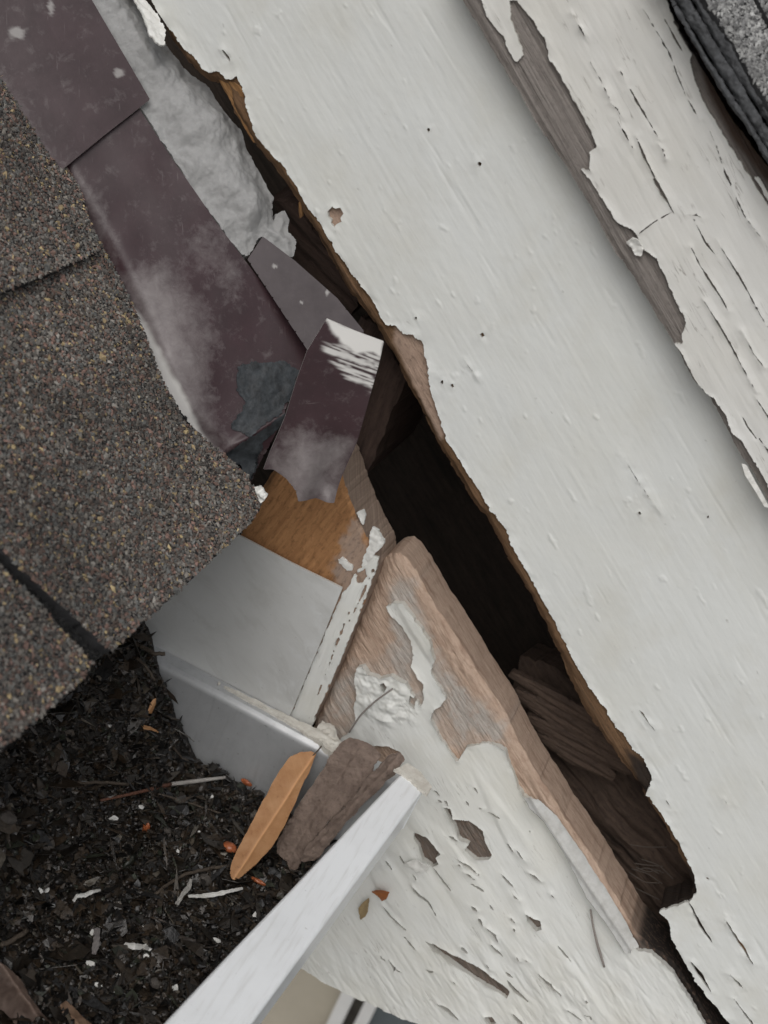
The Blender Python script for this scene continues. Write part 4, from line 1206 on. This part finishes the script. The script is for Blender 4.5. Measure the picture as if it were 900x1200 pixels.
def chip(px, py, L, Wd, ang, mat=M_WPAINT, name='paint_chip', label=CL, cat='paint chip', group=CG, lift=.002, amp=.0016, n=6):
    c = on_soil(px, py, lift)
    e1 = RIGHT * math.cos(ang) - UP * math.sin(ang); e2 = RIGHT * math.sin(ang) + UP * math.cos(ang)
    up = np.array([0, -.35, .94]); e1 = e1 - up * (e1 @ up); e2 = e2 - up * (e2 @ up)
    d = (c - CAM) @ FWD / FPX
    pl = Plane(c, e1, e2)
    t = np.linspace(0, 2 * np.pi, n + 1)[:-1]
    rr = rng.uniform(.5, 1.25, n)
    poly = np.stack([np.cos(t) * rr * L * d * .5, np.sin(t) * rr * Wd * d * .62], -1)
    s = rng.integers(1, 90)
    return relief(name, pl, {'uv': poly}, mat, None, res=.00045, thick=.0006, back='follow', height=lambda u, v, dd, px_, py_: amp * fbm(u * 220, v * 220, 2, s),
                  label=label, cat=cat, group=group)


for px, py, L, Wd, a, lb in (
        (131, 957, 17, 7, .2, 'broad white paint chip between the red twig and the standing orange husk'),
        (208, 998, 4, 11, -.5, 'slim upright white paint chip between the orange husk and the berry'),
        (248, 934, 5, 4, 0, 'tiny square white paint speck just below the bleached twig'),
        (106, 1130, 13, 6, .5, 'first white paint chip of the row of three running to the lip'),
        (123, 1138, 8, 5, .4, 'middle and smallest chip of the row of three white chips'),
        (139, 1144, 14, 6, .25, 'last white paint chip of the row of three, nearest the lip'),
        (114, 1153, 11, 5, .3, 'white paint chip lying just outside the row of three'),
        (136, 1162, 8, 4, .3, 'small white paint chip beside the chip outside the row of three'),
        (172, 1121, 10, 6, .5, 'white paint chip at the pointed end of the folded strip'),
        (205, 1158, 11, 6, -.4, 'white paint chip tucked close against the gutter lip beside the pale pebble'),
        (47, 1043, 9, 5, .5, 'flatter of the two paint chips lying side by side near the hooked strip'),
        (55, 1044, 8, 6, .2, 'rounder of the two paint chips lying side by side near the hooked strip'),
        (108, 1095, 5, 9, 0, 'little white paint chip leaning on the upright grey leaf shred'),
        (60, 1061, 17, 4, .2, 'long thin white paint sliver under the pair of chips'),
        (83, 981, 5, 4, 0, 'tiny white paint speck beside the smooth pebble'),
        (168, 1086, 5, 4, .3, 'tiny white paint speck alone above the folded strip'),
        (165, 946, 8, 4, -.2, 'small white paint chip right behind the standing orange husk'),
        (300, 1074, 8, 9, .3, 'white paint chip pressed against the lip below the orange leaf'),
        (254, 1103, 12, 6, .6, 'white paint chip by the lip below the long peeled strip'),
        (128, 850, 7, 5, .1, 'white paint chip near the orange leaf sliver under the shingles'),
        (233, 976, 4, 3, .1, 'tiny white paint speck behind the berry')):
    chip(px, py, L, Wd, a, label=lb)


def ribbon(name, pts, wd, mat, label, cat, group=None, lift=.004):
    """a bent ribbon with thickness along points in the debris"""
    P = np.array([on_soil(x, y, lift + (.002 if k % 2 else 0)) for k, (x, y) in enumerate(pts)])
    n = 6 * (len(P) - 1) + 1
    t = np.linspace(0, len(P) - 1, n)
    C = np.stack([np.interp(t, np.arange(len(P)), P[:, i]) for i in range(3)], -1)
    tg = np.gradient(C, axis=0); tg /= np.linalg.norm(tg, axis=1)[:, None]
    vd = CAM - C; vd /= np.linalg.norm(vd, axis=1)[:, None]
    sdv = np.cross(tg, np.array([.1, -.5, .85])); sdv /= np.linalg.norm(sdv, axis=1)[:, None]
    nn = np.cross(sdv, tg)
    ww = wd * (0.6 + .4 * np.sin(np.linspace(.2, 2.9, n))) * rng.uniform(.8, 1.2, n) / 2
    V = np.stack([C - sdv * ww[:, None], C + nn * .0006, C + sdv * ww[:, None], C - nn * .0004], 1).reshape(-1, 3)
    i = np.arange(n - 1)[:, None] * 4; j = np.arange(4)[None]; j2 = (j + 1) % 4
    F = np.stack([i + j, i + j2, i + 4 + j2, i + 4 + j], -1).reshape(-1, 4)
    return mesh_obj(name, V, [F, np.array([[3, 2, 1, 0], [4 * n - 4, 4 * n - 3, 4 * n - 2, 4 * n - 1]])], mat, None, label=label, cat=cat, group=group, smooth=False)


ribbon('paint_strip', [(221, 1050), (236, 1050), (253, 1048), (270, 1044), (284, 1041)], .0019, M_WPAINT, 'long white peeled paint strip lying below the tip of the orange leaf', 'paint strip')
ribbon('paint_strip', [(207, 1060), (214, 1048), (221, 1040), (224, 1030)], .0022, simple('grey_paint', (.42, .41, .38), (.28, .27, .25), 400), 'crumpled grey paint strip touching the long white one', 'paint strip')
ribbon('paint_strip', [(86, 1056), (90, 1050), (100, 1049), (108, 1045), (117, 1043)], .0017, M_WPAINT, 'short hooked white paint strip alone on the debris', 'paint strip')
ribbon('paint_strip', [(146, 1107), (158, 1109), (170, 1110), (176, 1113)], .0026, M_WPAINT, 'folded pale paint strip with pointed end beside small chips', 'paint strip')
ribbon('leaf_shred', [(110, 1118), (113, 1104), (114, 1088)], .0028, simple('grey_shred', (.26, .24, .23), (.17, .155, .15), 300), 'upright grey leaf shred standing in the debris', 'leaf shred')


def leaf(name, poly, pl, mat, label, mid, cup=.0015, wr=.0008, seed=3, thick=.0005):
    a, b = np.array(mid[0], float), np.array(mid[1], float)
    t = (b - a) / np.linalg.norm(b - a); nv = np.array([-t[1], t[0]])
    def dist(px, py): return (px - a[0]) * nv[0] + (py - a[1]) * nv[1]
    def al(px, py): return (px - a[0]) * t[0] + (py - a[1]) * t[1]
    def hh(u, v, d, px, py):
        q = dist(px, py)
        return cup * (np.abs(q) / 22) ** 1.2 + wr * fbm(u * 90, v * 90, 3, seed) + (.5 * wr * np.abs(fbm(u * 260, v * 260, 3, seed + 2)) if wr > .002 else 0) - .0005 * np.exp(-(q / 2.0) ** 2)
    def mm(u, v, d, px, py):
        q = np.abs(dist(px, py))
        side = np.maximum(0, np.cos((al(px, py) - q * .9) * .5) - .9) * 1.2
        return np.clip(np.exp(-(q / 1.3) ** 2) + side, 0, 1)
    return relief(name, pl, poly, mat, None, res=.0005, thick=thick, back='follow', height=hh, jag=.0005 if thick < .0008 else .0012, jscale=200, masks={'m': mm}, label=label, cat='leaf')


p0 = on_soil(274, 1030, .004)
leaf('dry_leaf', [(272, 1031), (269, 1024), (272, 1010), (283, 988), (297, 963), (305, 946), (313, 932), (322, 914), (333, 899), (341, 888), (352, 882), (364, 880), (371, 882), (367, 893), (361, 908), (353, 924), (347, 940), (340, 953), (334, 968), (327, 980), (319, 993), (310, 1003), (300, 1014), (290, 1022), (280, 1030)],
     tri((274, 1030, p0[1]), (368, 884, -.0280), (325, 985, p0[1] * .62 - .0280 * .38 - .003)), M_LEAF, 'long orange brown dry leaf leaning on the gutter end cap', [(274, 1030), (370, 881)])
tube('leaf_stalk', [W(366, 886, -.0282), W(372, 880, -.0265), W(377, 874, -.0245)], .0004, BARK, bpy.data.objects['dry_leaf'], seg=5)
p1 = on_soil(335, 1012, .003)
leaf('brown_leaf', [(325, 1000), (327, 984), (345, 950), (358, 930), (370, 914), (385, 890), (398, 872), (410, 865), (425, 867), (438, 874), (446, 884), (434, 908), (416, 932), (394, 954), (376, 974), (360, 994), (346, 1021), (338, 1017), (333, 1008)],
     tri((330, 1005, p1[1]), (350, 1010, p1[1]), (425, 868, -.0230)), M_LEAF2, 'rotten brown leaf plastered beside the orange leaf, its broad end up', [(335, 1010), (425, 868)], .0002, .0024, 8, .0009)
leaf('brown_leaf', [(351, 1008), (360, 993), (374, 976), (392, 957), (412, 938), (430, 912), (447, 892), (458, 884), (470, 880), (476, 890), (462, 906), (446, 922), (420, 948), (400, 970), (382, 992), (368, 1008), (356, 1011)],
     tri((356, 1008, p1[1] - .002), (376, 1000, p1[1] + .004), (468, 884, -.0230)), M_LEAF2, 'rotten brown leaf wedged between the other brown leaf and the gutter lip', [(352, 1010), (470, 882)], .0002, .0024, 9, .0009)
p2 = on_soil(30, 1170, .004)
leaf('curled_leaf', [(-20, 1120), (0, 1128), (18, 1140), (30, 1150), (38, 1168), (52, 1185), (68, 1204), (60, 1230), (30, 1205), (12, 1180), (-20, 1160)], Plane(p2, RIGHT, np.array([0, .6, .8])), leaf_mat('dull_curled_leaf', (.15, .11, .09), (.09, .062, .05), (.05, .035, .03)),
     'dull brown curled leaf sinking into the debris under the stubby twig', [(0, 1130), (60, 1210)], .008, .003, 5)
p3 = on_soil(90, 1185, .004)
leaf('curled_leaf', [(68, 1180), (78, 1172), (90, 1180), (104, 1194), (122, 1212), (110, 1235), (75, 1210)], Plane(p3, RIGHT, np.array([0, .6, .8])), leaf_mat('tan_curled_leaf', (.23, .15, .10), (.15, .095, .065), (.08, .05, .04)),
     'small tan curled leaf beside the dull brown curled one', [(70, 1178), (115, 1220)], .004, .003, 6)
p4 = on_soil(172, 853, .004)
leaf('leaf_sliver', [(152, 849), (162, 848), (176, 851), (194, 862), (178, 856), (162, 854)], Plane(p4, RIGHT, np.array([0, .5, .86])), M_LEAF, 'thin orange leaf sliver in the debris near the shingle corner', [(152, 849), (194, 862)], .001, .001, 6)
p5 = on_soil(178, 828, .004)
leaf('leaf_sliver', [(172, 836), (176, 824), (182, 818), (183, 824), (178, 836)], Plane(p5, RIGHT, np.array([0, .5, .86])), M_LEAF, 'stubby orange leaf sliver next to the end cap corner', [(174, 834), (182, 819)], .001, .001, 6)
lump('berry', on_soil(269, 993, .003), (.0034, .0026, .0022), M_GLOSSY, None, label='orange berry half hidden at the edge of the orange leaf', cat='berry')
lump('orange_husk', on_soil(171, 971, .0025), (.0016, .0014, .0034), M_GLOSSY, None, .5, label='ragged orange seed husk standing on the black debris', cat='husk')
lump('orange_husk', on_soil(289, 917, .006), (.0030, .0010, .0012), M_GLOSSY, None, .5, label='small orange husk at the foot of the end cap', cat='husk')
lump('orange_husk', on_soil(303, 1033, .003), (.0036, .0010, .0011), M_GLOSSY, None, .5, label='flat orange husk just under the tip of the orange leaf', cat='husk')
for x, y, r, lb in ((53, 988, .0044, 'smooth grey brown pebble on the debris'), (196, 973, .0022, 'tiny round snail shell sized pebble between husk and berry'), (239, 1031, .0038, 'dark nut like pebble beside the curved stem'), (8, 958, .004, 'rough grey pebble in the shade of the shingles'), (183, 1152, .0028, 'small pale pebble among the paint chips')):
    lump('pebble', on_soil(x, y, .002), (r, r * .8, r * .62), M_PEB, None, .3, label=lb, cat='pebble')
c = W(439, 1049, -.004)
leaf('leaf_scrap', z2([(55, 622), (75, 612), (110, 615), (134, 625), (125, 650), (105, 658), (90, 640)]), tri((434, 1045, -.003), (455, 1047, -.006), (448, 1056, -.003)), simple('rust_leaf', (.34, .12, .035), (.22, .075, .025), 300), 'tiny rust coloured leaf scrap stuck to the fascia paint', [(434, 1047), (455, 1047)], .001, .0005, 6)
leaf('leaf_scrap', z2([(0, 690), (20, 665), (45, 650), (42, 700), (30, 725), (5, 745)]), tri((420, 1060, -.003), (432, 1055, -.005), (428, 1075, -.003)), simple('straw_leaf', (.36, .27, .14), (.26, .19, .10), 300), 'tiny straw coloured leaf scrap just under the gutter lip', [(421, 1075), (431, 1054)], .001, .0005, 6)
